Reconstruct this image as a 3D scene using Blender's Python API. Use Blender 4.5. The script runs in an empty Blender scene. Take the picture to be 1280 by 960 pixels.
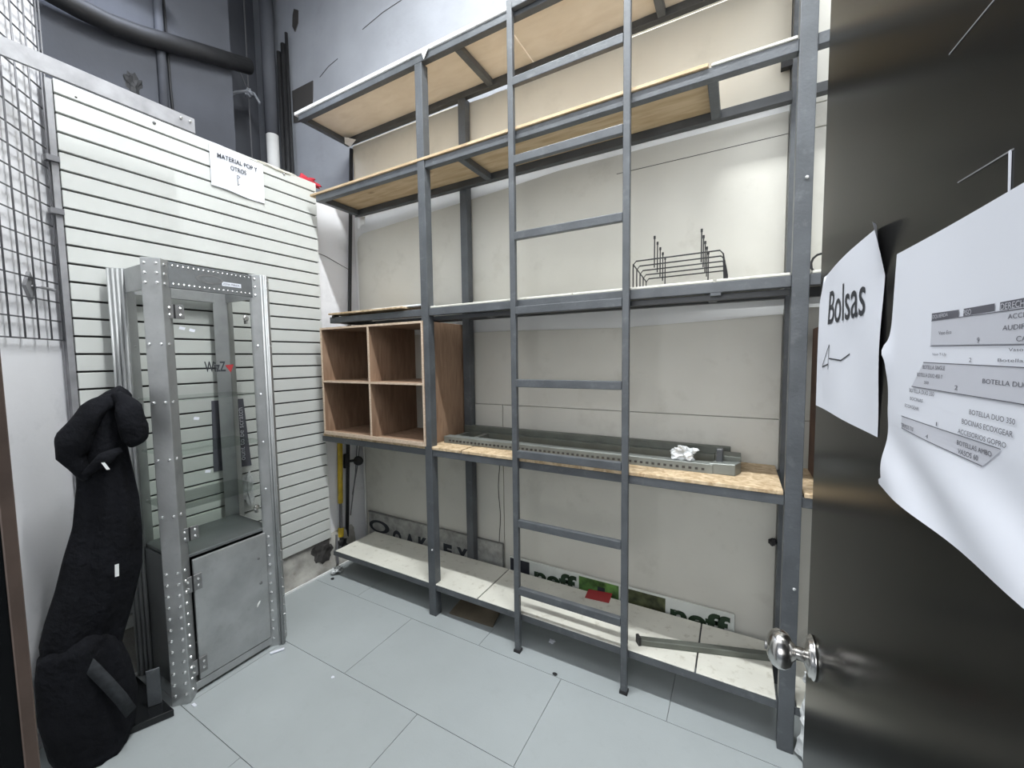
import bpy, bmesh, math, random
from mathutils import Vector, Matrix, noise
random.seed(7)
S = bpy.context.scene
COL = S.collection
# ------------------------------------------------------------------ camera
def make_camera():
    f, yaw, pitch, roll = 504.14, 0.5107, -0.0666, -0.0132
    cy, sy = math.cos(yaw), math.sin(yaw)
    F = Vector((-sy*math.cos(pitch), cy*math.cos(pitch), math.sin(pitch)))
    R = Vector((cy, sy, 0)); U = R.cross(F)
    c, s = math.cos(roll), math.sin(roll)
    R2 = c*R + s*U; U2 = -s*R + c*U
    cam = bpy.data.cameras.new('camera'); cam.sensor_width = 36; cam.lens = f/1280*36
    cam.clip_start = 0.02
    o = bpy.data.objects.new('camera', cam); COL.objects.link(o)
    M = Matrix((R2, U2, -F)).transposed().to_4x4(); M.translation = (0, 0, 1.45)
    o.matrix_world = M
    S.camera = o
make_camera()
# ------------------------------------------------------------------ world, lights, exposure
w = bpy.data.worlds.new('world'); S.world = w; w.use_nodes = True
w.node_tree.nodes['Background'].inputs[0].default_value = (0.80, 0.88, 1.0, 1)
w.node_tree.nodes['Background'].inputs[1].default_value = 0.34
def area(name, loc, sx, sy, power, color=(1, 1, 1), rot=(0, 0, 0), spread=math.pi):
    l = bpy.data.lights.new(name, 'AREA'); l.shape = 'RECTANGLE'; l.size = sx; l.size_y = sy
    l.energy = power; l.color = color; l.spread = spread
    o = bpy.data.objects.new(name, l); o.location = loc; o.rotation_euler = rot; COL.objects.link(o)
    return o
area('ceiling_tube_light', (-0.65, 0.94, 4.275), 1.9, 0.07, 146, (0.96, 0.99, 1.0))
area('added_doorway_fill', (-0.4, -1.7, 1.75), 1.3, 1.1, 34, (0.97, 0.98, 1.0), rot=(math.radians(90), 0, 0))  # added fill lamp, brightens the wall between the shelves; no known source
area('side_tube_light', (-3.0, 0.72, 3.66), 0.10, 1.1, 7, (0.72, 0.80, 1.0))
S.view_settings.view_transform = 'Standard'; S.view_settings.look = 'None'
S.view_settings.exposure = 0.0; S.view_settings.gamma = 1; S.view_settings.use_curve_mapping = False

# ------------------------------------------------------------------ materials
def mat(name, col, rough=0.6, metal=0.0, var=0.0, vscale=6.0, bump=0.0, bscale=60.0, dirt=None, dirt_amt=0.0, dscale=5.0,
        spec=0.5, stretch=(1, 1, 1), aniso=0.0):
    m = bpy.data.materials.new(name); m.use_nodes = True
    nt = m.node_tree; b = nt.nodes['Principled BSDF']
    b.inputs['Base Color'].default_value = (*col, 1); b.inputs['Roughness'].default_value = rough
    b.inputs['Metallic'].default_value = metal; b.inputs['Specular IOR Level'].default_value = spec
    tc = nt.nodes.new('ShaderNodeTexCoord'); mp = nt.nodes.new('ShaderNodeMapping')
    mp.inputs['Scale'].default_value = stretch
    geo = nt.nodes.new('ShaderNodeNewGeometry')
    nt.links.new(geo.outputs['Position'], mp.inputs['Vector'])
    out = None
    if var > 0:
        n = nt.nodes.new('ShaderNodeTexNoise'); n.inputs['Scale'].default_value = vscale; n.inputs['Detail'].default_value = 5
        nt.links.new(mp.outputs[0], n.inputs['Vector'])
        cr = nt.nodes.new('ShaderNodeValToRGB')
        cr.color_ramp.elements[0].position = 0.3; cr.color_ramp.elements[1].position = 0.7
        cr.color_ramp.elements[0].color = (*[c*(1-var) for c in col], 1)
        cr.color_ramp.elements[1].color = (*[min(1, c*(1+var*0.6)) for c in col], 1)
        nt.links.new(n.outputs['Fac'], cr.inputs['Fac']); out = cr.outputs['Color']
    if dirt is not None:
        n = nt.nodes.new('ShaderNodeTexNoise'); n.inputs['Scale'].default_value = dscale; n.inputs['Detail'].default_value = 8
        n.inputs['Roughness'].default_value = 0.65
        nt.links.new(mp.outputs[0], n.inputs['Vector'])
        cr = nt.nodes.new('ShaderNodeValToRGB')
        cr.color_ramp.elements[0].position = 0.56; cr.color_ramp.elements[1].position = 0.78
        cr.color_ramp.elements[0].color = (0, 0, 0, 1); cr.color_ramp.elements[1].color = (dirt_amt,)*3 + (1,)
        nt.links.new(n.outputs['Fac'], cr.inputs['Fac'])
        mx = nt.nodes.new('ShaderNodeMix'); mx.data_type = 'RGBA'
        nt.links.new(cr.outputs['Color'], mx.inputs['Factor'])
        if out: nt.links.new(out, mx.inputs['A'])
        else: mx.inputs['A'].default_value = (*col, 1)
        mx.inputs['B'].default_value = (*dirt, 1); out = mx.outputs['Result']
    if out: nt.links.new(out, b.inputs['Base Color'])
    if bump > 0:
        n = nt.nodes.new('ShaderNodeTexNoise'); n.inputs['Scale'].default_value = bscale; n.inputs['Detail'].default_value = 4
        nt.links.new(mp.outputs[0], n.inputs['Vector'])
        bp = nt.nodes.new('ShaderNodeBump'); bp.inputs['Strength'].default_value = bump; bp.inputs['Distance'].default_value = 0.01
        nt.links.new(n.outputs['Fac'], bp.inputs['Height']); nt.links.new(bp.outputs[0], b.inputs['Normal'])
    return m
def wood(name, c1, c2, scale=(1.2, 9, 9), knots=False, rough=0.7, sc=5.0):
    m = bpy.data.materials.new(name); m.use_nodes = True
    nt = m.node_tree; b = nt.nodes['Principled BSDF']; b.inputs['Roughness'].default_value = rough
    geo = nt.nodes.new('ShaderNodeNewGeometry'); mp = nt.nodes.new('ShaderNodeMapping'); mp.inputs['Scale'].default_value = scale
    nt.links.new(geo.outputs['Position'], mp.inputs['Vector'])
    n = nt.nodes.new('ShaderNodeTexNoise'); n.inputs['Scale'].default_value = sc; n.inputs['Detail'].default_value = 6
    n.inputs['Distortion'].default_value = 0.6
    nt.links.new(mp.outputs[0], n.inputs['Vector'])
    cr = nt.nodes.new('ShaderNodeValToRGB'); cr.color_ramp.elements[0].position = 0.32; cr.color_ramp.elements[1].position = 0.68
    cr.color_ramp.elements[0].color = (*c1, 1); cr.color_ramp.elements[1].color = (*c2, 1)
    nt.links.new(n.outputs['Fac'], cr.inputs['Fac']); out = cr.outputs['Color']
    if knots:
        mp2 = nt.nodes.new('ShaderNodeMapping'); mp2.inputs['Scale'].default_value = (2.6, 5.2, 1)
        nt.links.new(geo.outputs['Position'], mp2.inputs['Vector'])
        v = nt.nodes.new('ShaderNodeTexVoronoi'); v.inputs['Scale'].default_value = 1.3
        nt.links.new(mp2.outputs[0], v.inputs['Vector'])
        c2r = nt.nodes.new('ShaderNodeValToRGB'); c2r.color_ramp.elements[0].position = 0.05; c2r.color_ramp.elements[1].position = 0.14
        c2r.color_ramp.elements[0].color = (0.9,)*3+(1,); c2r.color_ramp.elements[1].color = (0, 0, 0, 1)
        nt.links.new(v.outputs['Distance'], c2r.inputs['Fac'])
        mx = nt.nodes.new('ShaderNodeMix'); mx.data_type = 'RGBA'; nt.links.new(c2r.outputs['Color'], mx.inputs['Factor'])
        nt.links.new(out, mx.inputs['A']); mx.inputs['B'].default_value = (0.10, 0.045, 0.015, 1); out = mx.outputs['Result']
    nt.links.new(out, b.inputs['Base Color'])
    return m
def glass(name, tint=(0.925, 0.93, 0.925), refl=0.03):
    m = bpy.data.materials.new(name); m.use_nodes = True; nt = m.node_tree
    for n in list(nt.nodes): nt.nodes.remove(n)
    o = nt.nodes.new('ShaderNodeOutputMaterial'); t = nt.nodes.new('ShaderNodeBsdfTransparent'); g = nt.nodes.new('ShaderNodeBsdfGlossy')
    t.inputs[0].default_value = (*tint, 1); g.inputs['Roughness'].default_value = 0.03
    fr = nt.nodes.new('ShaderNodeLayerWeight'); fr.inputs['Blend'].default_value = refl
    mx = nt.nodes.new('ShaderNodeMixShader')
    ge = nt.nodes.new('ShaderNodeNewGeometry'); inv = nt.nodes.new('ShaderNodeMath'); inv.operation = 'SUBTRACT'; inv.inputs[0].default_value = 1
    mu = nt.nodes.new('ShaderNodeMath'); mu.operation = 'MULTIPLY'
    nt.links.new(ge.outputs['Backfacing'], inv.inputs[1]); nt.links.new(inv.outputs[0], mu.inputs[0]); nt.links.new(fr.outputs['Fresnel'], mu.inputs[1])
    nt.links.new(mu.outputs[0], mx.inputs[0]); nt.links.new(t.outputs[0], mx.inputs[1]); nt.links.new(g.outputs[0], mx.inputs[2])
    nt.links.new(mx.outputs[0], o.inputs[0])
    return m
def emit(name, col, s):
    m = bpy.data.materials.new(name); m.use_nodes = True; b = m.node_tree.nodes['Principled BSDF']
    b.inputs['Base Color'].default_value = (*col, 1); b.inputs['Emission Color'].default_value = (*col, 1); b.inputs['Emission Strength'].default_value = s
    return m
M = dict(
 steel=mat('grey_paint', (0.086, 0.094, 0.102), 0.42, 0.0, 0.22, 9, 0.12, 90, (0.24, 0.25, 0.26), 0.35, 22),
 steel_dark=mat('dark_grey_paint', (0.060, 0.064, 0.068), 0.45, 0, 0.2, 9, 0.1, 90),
 slat=mat('slatwall_white', (0.585, 0.60, 0.575), 0.38, 0, 0.05, 3, 0.0, 60, (0.60, 0.59, 0.55), 0.35, 9),
 groove=mat('groove_dark', (0.045, 0.042, 0.04), 0.8),
 board=mat('cream_board', (0.585, 0.572, 0.515), 0.55, 0, 0.10, 1.6, 0.10, 22, (0.36, 0.34, 0.29), 0.45, 5),
 board_hi=mat('beige_board', (0.64, 0.60, 0.505), 0.6, 0, 0.08, 2.0, 0.10, 20, (0.45, 0.42, 0.34), 0.4, 6),
 white=mat('white_paint', (0.86, 0.87, 0.86), 0.55, 0, 0.05, 3, 0.06, 40),
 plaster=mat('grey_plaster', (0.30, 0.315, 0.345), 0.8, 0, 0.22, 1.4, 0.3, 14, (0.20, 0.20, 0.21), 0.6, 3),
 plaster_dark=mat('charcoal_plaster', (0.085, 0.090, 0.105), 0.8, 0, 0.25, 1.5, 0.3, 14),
 wallwhite=mat('whitewash', (0.78, 0.78, 0.80), 0.7, 0, 0.06, 2.2, 0.07, 30, (0.50, 0.50, 0.52), 0.6, 5),
 concrete=mat('raw_concrete', (0.36, 0.35, 0.32), 0.85, 0, 0.4, 9, 0.6, 30, (0.14, 0.12, 0.09), 0.9, 8),
 tile=mat('floor_tile', (0.365, 0.395, 0.40), 0.34, 0, 0.07, 2.5, 0.03, 120, (0.30, 0.32, 0.32), 0.35, 14),
 grout=mat('grout', (0.20, 0.21, 0.21), 0.9),
 whiteboard=mat('white_shelf_board', (0.66, 0.65, 0.58), 0.5, 0, 0.08, 6, 0.15, 40, (0.30, 0.27, 0.20), 0.75, 26),
 ply=wood('plywood', (0.42, 0.30, 0.17), (0.57, 0.435, 0.28), (1.2, 7, 7), knots=True),
 canopy=wood('beige_plywood', (0.72, 0.64, 0.525), (0.80, 0.725, 0.615), (1.5, 4, 4)),
 chip=wood('chipboard', (0.38, 0.26, 0.14), (0.68, 0.54, 0.36), (14, 14, 14), sc=3.0),
 cubby=wood('brown_fibreboard', (0.22, 0.135, 0.085), (0.33, 0.215, 0.14), (7, 7, 1.2)),
 cubby_edge=wood('pale_ply_edge', (0.50, 0.38, 0.27), (0.68, 0.54, 0.42), (9, 9, 30)),
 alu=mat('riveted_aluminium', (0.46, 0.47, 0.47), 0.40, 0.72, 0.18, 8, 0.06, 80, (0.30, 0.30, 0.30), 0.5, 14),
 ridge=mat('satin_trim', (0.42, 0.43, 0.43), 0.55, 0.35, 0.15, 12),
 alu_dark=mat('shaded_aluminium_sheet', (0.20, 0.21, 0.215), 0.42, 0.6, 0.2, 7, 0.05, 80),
 rivet=mat('rivet', (0.78, 0.79, 0.78), 0.25, 0.85),
 hinge=mat('hinge_steel', (0.27, 0.27, 0.27), 0.35, 0.8, 0.2, 40),
 black=mat('black_cloth', (0.0085, 0.0090, 0.0115), 0.95, 0, 0.4, 9, 0.9, 38, spec=0.15),
 blackgloss=mat('black_gloss', (0.010, 0.011, 0.012), 0.18),
 strap=mat('grey_webbing', (0.035, 0.038, 0.042), 0.85, 0, 0.3, 60, spec=0.2),
 wire=mat('black_wire', (0.018, 0.018, 0.020), 0.35),
 gridwire=mat('grey_grid_wire', (0.16, 0.16, 0.17), 0.4, 0.3),
 barmat=mat('silver_bar', (0.27, 0.27, 0.28), 0.5, 0.25, 0.2, 18, 0.05, 80),
 paper=mat('paper', (0.70, 0.72, 0.78), 0.7, 0, 0.02, 6, 0.0),
 print_grey=mat('grey_print', (0.52, 0.53, 0.58), 0.75),
 print_dark=mat('dark_grey_print', (0.10, 0.10, 0.12), 0.75),
 ink=mat('ink', (0.025, 0.028, 0.035), 0.7),
 yellow=mat('yellow_paint', (0.62, 0.43, 0.03), 0.4, 0, 0.2, 20, 0, 60, (0.2, 0.15, 0.05), 0.6, 30),
 rubber=mat('black_rubber', (0.016, 0.016, 0.017), 0.6, 0, 0.3, 30),
 red=mat('red_card', (0.36, 0.03, 0.035), 0.6),
 redcloth=mat('red_cloth', (0.45, 0.03, 0.05), 0.9),
 green=mat('green_print', (0.10, 0.22, 0.05), 0.5, 0, 0.85, 16),
 olive=mat('olive_print', (0.07, 0.08, 0.035), 0.5, 0, 0.8, 26),
 navy=mat('dark_print', (0.02, 0.022, 0.03), 0.5, 0, 0.5, 30),
 darkgreen=mat('dark_green_lettering', (0.015, 0.035, 0.015), 0.5),
 signgrey=mat('aged_sign_panel', (0.36, 0.36, 0.34), 0.45, 0.2, 0.35, 22, 0, 60, (0.62, 0.62, 0.58), 0.7, 18),
 signwhite=mat('white_sign', (0.62, 0.64, 0.60), 0.4, 0, 0.1, 8),
 channel=mat('olive_grey_channel', (0.135, 0.145, 0.125), 0.45, 0.3, 0.2, 12),
 channel_hi=mat('pale_grey_channel', (0.20, 0.215, 0.20), 0.4, 0.3, 0.15, 12),
 plastic=mat('crumpled_clear_plastic', (0.72, 0.74, 0.74), 0.22, 0.1, 0.3, 30, 0.6, 30),
 pvc=mat('white_pvc', (0.72, 0.72, 0.70), 0.5, 0, 0.1, 6),
 brown=mat('brown_card', (0.10, 0.055, 0.035), 0.7, 0, 0.3, 10),
 cardboard=mat('cardboard', (0.17, 0.14, 0.10), 0.8, 0, 0.2, 10),
 jamb=mat('brown_jamb_paint', (0.125, 0.088, 0.070), 0.55, 0, 0.25, 14, 0.1, 60),
 chrome=mat('satin_chrome', (0.62, 0.61, 0.59), 0.20, 1.0, 0.1, 20),
 glass=glass('clear_glass'),
 shelfglass=glass('shelf_glass', (0.93, 0.96, 0.94), 0.06),
 doorsteel=mat('brushed_dark_steel', (0.082, 0.081, 0.078), 0.21, 0.90, 0.30, 2.2, 0.0, 60, (0.30, 0.23, 0.18), 0.30, 3.0, stretch=(1, 1, 0.35)),
 lampw=mat('lamp_housing_white', (0.75, 0.77, 0.8), 0.4),
 tube=emit('lit_tube', (0.9, 0.95, 1.0), 12.0),
 orange_bag=mat('pale_scrap', (0.75, 0.75, 0.72), 0.6),
)
M['doorsteel'].node_tree.nodes['Principled BSDF'].inputs['Specular Tint'].default_value = (0.55, 0.55, 0.54, 1)
# ------------------------------------------------------------------ builders
ORG = {}
def put(name, bm, m, parent=None, bevel=0.0, smooth=False, label=None, kind=None, seg=1):
    me = bpy.data.meshes.new(name)
    if parent is not None:
        bmesh.ops.translate(bm, verts=bm.verts, vec=-ORG[parent.name])
        org = ORG[parent.name]
    else:
        xs = [v.co for v in bm.verts]
        lo = Vector([min(v[i] for v in xs) for i in range(3)]); hi = Vector([max(v[i] for v in xs) for i in range(3)])
        org = Vector(((lo.x+hi.x)/2, (lo.y+hi.y)/2, lo.z)); bmesh.ops.translate(bm, verts=bm.verts, vec=-org)
    bmesh.ops.recalc_face_normals(bm, faces=bm.faces)
    bm.to_mesh(me); bm.free()
    if smooth:
        for p in me.polygons: p.use_smooth = True
    o = bpy.data.objects.new(name, me); COL.objects.link(o)
    me.materials.append(m)
    if parent is not None: o.parent = parent
    else: o.location = org
    ORG[o.name] = org
    if bevel > 0:
        b = o.modifiers.new('bevel', 'BEVEL'); b.width = bevel; b.segments = seg; b.limit_method = 'ANGLE'
    if label: o['label'] = label
    if kind: o['kind'] = kind
    return o
def thing(name, label, cat, loc, group=None):
    o = bpy.data.objects.new(name, None); COL.objects.link(o); o.location = loc; o.empty_display_size = 0.05
    o['label'] = label; o['category'] = cat
    if group: o['group'] = group
    ORG[o.name] = Vector(loc)
    return o
def tag(o, label, cat, group=None):
    o['label'] = label; o['category'] = cat
    if group: o['group'] = group
    return o
def hexa(bm, p):
    v = [bm.verts.new(q) for q in p]
    for f in ((0, 1, 2, 3), (4, 5, 6, 7), (0, 1, 5, 4), (1, 2, 6, 5), (2, 3, 7, 6), (3, 0, 4, 7)):
        bm.faces.new([v[i] for i in f])
    return bm
def box(x0, x1, y0, y1, z0, z1, bm=None):
    bm = bm or bmesh.new()
    return hexa(bm, [(x0, y0, z0), (x1, y0, z0), (x1, y1, z0), (x0, y1, z0), (x0, y0, z1), (x1, y0, z1), (x1, y1, z1), (x0, y1, z1)])
def prism(pts, z0, z1, bm=None):
    bm = bm or bmesh.new(); n = len(pts)
    a = [bm.verts.new((x, y, z0)) for x, y in pts]; b = [bm.verts.new((x, y, z1)) for x, y in pts]
    bm.faces.new(a); bm.faces.new(b)
    for i in range(n): bm.faces.new((a[i], a[(i+1) % n], b[(i+1) % n], b[i]))
    return bm
def extr(pts3, d, bm=None):
    bm = bm or bmesh.new(); n = len(pts3); d = Vector(d)
    a = [bm.verts.new(p) for p in pts3]; b = [bm.verts.new(Vector(p)+d) for p in pts3]
    bm.faces.new(a); bm.faces.new(b)
    for i in range(n): bm.faces.new((a[i], a[(i+1) % n], b[(i+1) % n], b[i]))
    return bm
def sweep(pts, r, n=8, bm=None, rs=None):
    bm = bm or bmesh.new(); pts = [Vector(p) for p in pts]; rings = []
    up = None
    for i, p in enumerate(pts):
        t = (pts[min(i+1, len(pts)-1)]-pts[max(i-1, 0)]).normalized()
        if up is None: up = t.orthogonal().normalized()
        up = (up - t*up.dot(t)).normalized(); s = t.cross(up)
        rr = rs[i] if rs else r
        rings.append([bm.verts.new(p+rr*(math.cos(2*math.pi*k/n)*up+math.sin(2*math.pi*k/n)*s)) for k in range(n)])
    for a, b in zip(rings, rings[1:]):
        for k in range(n): bm.faces.new((a[k], a[(k+1) % n], b[(k+1) % n], b[k]))
    bm.faces.new(rings[0]); bm.faces.new(rings[-1])
    return bm
def lathe(prof, org, axis, n=24, bm=None):
    bm = bm or bmesh.new(); axis = Vector(axis).normalized(); u = axis.orthogonal().normalized(); v = axis.cross(u); org = Vector(org)
    rings = []
    for h, r in prof:
        rings.append([bm.verts.new(org+axis*h+r*(math.cos(2*math.pi*k/n)*u+math.sin(2*math.pi*k/n)*v)) for k in range(n)])
    for a, b in zip(rings, rings[1:]):
        for k in range(n): bm.faces.new((a[k], a[(k+1) % n], b[(k+1) % n], b[k]))
    bm.faces.new(rings[0]); bm.faces.new(rings[-1])
    return bm
def dome(bm, p, nrm, r=0.006):
    lathe([(-0.001, r), (r*0.45, r*0.85), (r*0.75, r*0.35)], p, nrm, 8, bm)
def lump(c, r, amp=0.3, freq=6.0, sub=3, seed=0, sq=(1, 1, 1)):
    bm = bmesh.new(); bmesh.ops.create_icosphere(bm, subdivisions=sub, radius=1)
    for v in bm.verts:
        k = 1+amp*noise.noise(v.co*freq*0.35+Vector((seed, seed*2, 0)))+amp*0.5*noise.noise(v.co*freq+Vector((seed, 0, 3)))
        v.co = Vector((v.co.x*r*sq[0]*k, v.co.y*r*sq[1]*k, v.co.z*r*sq[2]*k))+Vector(c)
    return bm
def text(txt, org, u, v, wid, hgt, m, parent, name='lettering', shear=0.0, disp=None, depth=0.0006, bold=0.0, label=None):
    cu = bpy.data.curves.new('t', 'FONT'); cu.body = txt; cu.resolution_u = 4; cu.offset = bold
    o = bpy.data.objects.new('t', cu); COL.objects.link(o)
    dg = bpy.context.evaluated_depsgraph_get(); me = bpy.data.meshes.new_from_object(o.evaluated_get(dg))
    bpy.data.objects.remove(o)
    bm = bmesh.new(); bm.from_mesh(me); bpy.data.meshes.remove(me)
    xs = [q.co.x for q in bm.verts]; ys = [q.co.y for q in bm.verts]; x0, x1, y0, y1 = min(xs), max(xs), min(ys), max(ys)
    u = Vector(u).normalized(); v = Vector(v).normalized(); nn = u.cross(v); org = Vector(org)
    for q in bm.verts:
        a = (q.co.x-x0)/(x1-x0)*wid; b = (q.co.y-y0)/(y1-y0)*hgt
        q.co = org+u*(a+b*shear)+v*b+nn*(depth+(disp(a, b) if disp else 0))
    me2 = bm
    return put(name, me2, m, parent, label=label)

# ------------------------------------------------------------------ SETTING
XW = -2.50; YB = 2.115; XR = 0.95; ZC = 4.6
fl = put('floor', box(-3.8, 1.6, -2.0, 2.3, -0.08, -0.006), M['grout'], kind='structure')
px, py = 0.895, 0.4457
for r in range(-7, 3):
    y0 = 1.159+r*py; y1 = y0+py
    off = -1.56 if r % 2 == 0 else -1.1125
    for k in range(-4, 5):
        x0 = off+k*px; x1 = x0+px
        if x1 < -2.6 or x0 > 1.2 or y1 < -1.6: continue
        if y0 > 2.1: continue
        g = 0.0011
        put('tile', box(max(x0+g, -2.48), min(x1-g, 1.2), y0+g, min(y1-g, YB-0.01), -0.006, 0.0), M['tile'], fl)
# back wall with a hole and an opening
wb = put('wall_back', box(-3.9, XR+0.1, YB, YB+0.15, 0, ZC), M['plaster'], kind='structure')
# hole shapes: thin dark slabs, their colour standing in for the shade inside
bm = extr([(-3.10, YB-0.006, 4.20), (-3.05, YB-0.006, 4.17), (-3.06, YB-0.006, 4.08), (-3.10, YB-0.006, 4.03), (-3.13, YB-0.006, 4.08), (-3.12, YB-0.006, 4.16)], (0, 0.02, 0))
put('broken_hole', bm, M['groove'], wb)
bm = extr([(-3.17, YB-0.006, 3.605), (-2.91, YB-0.006, 3.60), (-2.92, YB-0.006, 3.47), (-2.95, YB-0.006, 3.36), (-3.0, YB-0.006, 3.33), (-3.17, YB-0.006, 3.36)], (0, 0.02, 0))
put('wall_opening', bm, M['groove'], wb)
for (a, b) in (((-2.83, 3.60), (-2.62, 3.66)), ((-2.35, 3.76), (-1.95, 3.80)), ((-1.75, 3.80), (-1.15, 3.86))):
    put('plaster_crack', sweep([(a[0], YB-0.001, a[1]), ((a[0]+b[0])/2, YB-0.001, (a[1]+b[1])/2+0.012), (b[0], YB-0.001, b[1])], 0.0022, 5), M['groove'], wb)
# left partition (carries the slatwall) and the wall stub to the corner
wl = put('wall_left', box(XW-0.10, XW, 0.57, YB, 0.0, 2.575), M['wallwhite'], kind='structure')
# concrete curb under slatwall
def rough_curb():
    bm = bmesh.new(); N = 30; prof = [(XW+0.0, 0.22), (XW+0.03, 0.205), (XW+0.045, 0.12), (XW+0.055, 0.05), (XW+0.085, 0.03), (XW+0.09, 0.0)]
    rows = []
    for i in range(N+1):
        y = 0.60+(1.97-0.60)*i/N
        rows.append([bm.verts.new((x+0.012*noise.noise(Vector((y*6, j, 0))), y, z+(0.014*noise.noise(Vector((y*9, j*2, 4))) if 0 < j < 5 else 0))) for j, (x, z) in enumerate(prof)])
    for a, b in zip(rows, rows[1:]):
        for j in range(len(prof)-1): bm.faces.new((a[j], a[j+1], b[j+1], b[j]))
    return bm
put('trim_1', rough_curb(), M['concrete'], kind='structure', smooth=True)
put('trim_2', box(XW+0.088, XW+0.098, 0.62, 1.90, 0.0, 0.012), M['white'], kind='structure')
# broken hole in the curb near the corner
bm = lump((XW+0.038, 1.70, 0.13), 0.075, 0.6, 8, 3, 3, (0.28, 1.0, 1.1)); put('curb_hole', bm, M['groove'], bpy.data.objects['trim_1'])
# whitewashed oblique wall at the left
ux, uy = 0.769, -0.639
P0 = Vector((-2.505, 0.570)); P1 = P0+Vector((ux, uy))*0.98
nx, ny = -0.639, -0.769     # away from the room
pts = [tuple(P0), tuple(P1), (P1.x+nx*0.12, P1.y+ny*0.12), (P0.x+nx*0.12-0.2, P0.y+ny*0.12+0.0)]
wd = put('wall_left_oblique', prism(pts, 0, ZC), M['wallwhite'], kind='structure')
# deep charcoal wall above / beyond the partition, with a recess
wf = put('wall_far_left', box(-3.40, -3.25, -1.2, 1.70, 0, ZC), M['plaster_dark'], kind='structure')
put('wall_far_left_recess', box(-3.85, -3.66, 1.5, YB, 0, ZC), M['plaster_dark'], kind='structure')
put('broken_hole', lump((-3.25, 1.13, 3.14), 0.05, 0.8, 5, 3, 1, (0.15, 0.8, 1.2)), M['rubber'], wf)
put('broken_hole', lump((-3.25, 1.165, 3.03), 0.03, 0.8, 5, 2, 5, (0.2, 1.0, 0.8)), M['rubber'], wf)
# front wall with the doorway the photographer stands in, right wall, ceiling
put('wall_front', box(-1.80, -0.80, -0.10, 0.05, 0, ZC), M['wallwhite'], kind='structure')
put('wall_front_right', box(0.20, XR, -0.10, 0.05, 0, ZC), M['wallwhite'], kind='structure')
put('wall_front_lintel', box(-0.80, 0.20, -0.10, 0.05, 2.35, ZC), M['wallwhite'], kind='structure')
put('wall_right', box(XR, XR+0.1, -0.1, YB, 0, ZC), M['wallwhite'], kind='structure')
put('ceiling', box(-3.9, 1.1, -1.3, YB+0.1, ZC, ZC+0.1), M['plaster'], kind='structure')
jb = put('trim_3', box(-0.790, -0.668, 0.0965, 0.1075, 0.0, 2.30), M['jamb'], kind='structure', bevel=0.001)
put('rubber_strip', box(-0.790, -0.670, -0.02, 0.0963, 0.0, 2.30), M['blackgloss'], jb)
# white backing sheet and cream boards on the back wall (pieces of the wall)
XL = XW+0.005
put('white_backing_sheet', box(XL, XR-0.01, YB-0.012, YB-0.001, 0.0, 2.49), M['white'], wb)
def bpoly(pts, y0=YB-0.032, y1=YB-0.013, m='board', label=None):
    return put('wall_board', extr([(x, y0, z) for x, z in pts], (0, y1-y0, 0)), M[m], wb, bevel=0.0015, label=label)
bpoly([(-2.47, 0.02), (-1.237, 0.02), (-1.237, 1.162), (-2.47, 1.162)])
bpoly([(-1.233, 0.02), (0.163, 0.02), (0.163, 1.162), (-1.233, 1.162)])
bpoly([(0.166, 0.02), (0.93, 0.02), (0.93, 1.162), (0.166, 1.162)])
bpoly([(-2.47, 1.165), (0.163, 1.165), (0.163, 1.618), (-0.08, 1.606), (-0.51, 1.592), (-1.235, 1.605), (-2.47, 1.612)])
bpoly([(0.166, 1.165), (0.93, 1.165), (0.93, 1.64), (0.166, 1.64)])
bpoly([(-2.45, 1.70), (0.163, 1.70), (0.163, 2.452), (-0.33, 2.449), (-0.86, 2.447), (-1.235, 2.420), (-1.80, 2.388), (-2.38, 2.357), (-2.43, 2.34), (-2.45, 2.30)])
bpoly([(0.166, 1.70), (0.93, 1.70), (0.93, 2.357), (0.166, 2.357)])
put('board_seam', sweep([(-0.55, YB-0.0325, 2.358), (-0.2, YB-0.0325, 2.3585), (0.163, YB-0.0325, 2.36)], 0.0014, 5), M['groove'], wb)
bpoly([(0.166, 2.360), (0.93, 2.360), (0.93, 2.452), (0.166, 2.452)])
bpoly([(-2.46, 2.492), (0.163, 2.492), (0.163, 2.985), (-0.90, 2.985), (-1.0, 2.98), (-1.10, 2.962), (-1.235, 2.97), (-1.30, 2.966), (-1.42, 2.972), (-1.60, 2.985), (-2.46, 2.985)], m='board_hi')
bpoly([(0.166, 2.455), (0.93, 2.455), (0.93, 3.6), (0.166, 3.6)], m='board')
bpoly([(-0.5, 2.988), (0.163, 2.988), (0.163, 3.6), (-0.5, 3.6)], m='board')
# curled torn end of the white sheet
bm = bmesh.new(); N = 10; ra = []
for i in range(N+1):
    a = i/N; x = -2.43+0.10*a; y = YB-0.035-0.035*math.sin(a*math.pi*0.8)
    ra.append((bm.verts.new((x, y, 2.46)), bm.verts.new((x+0.01, y-0.012, 2.375+0.02*a+0.01*math.sin(a*9)))))
for a, b in zip(ra, ra[1:]): bm.faces.new((a[0], b[0], b[1], a[1]))
o = put('torn_sheet_end', bm, M['white'], wb, smooth=True); s = o.modifiers.new('s', 'SOLIDIFY'); s.thickness = 0.002
# hanging thin cord on the wall
put('wall_cord', sweep([(-1.265+0.006*math.sin(i*1.1), YB-0.036, 0.90-0.72*i/12) for i in range(13)], 0.0018, 5), M['rubber'], wb)

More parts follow.
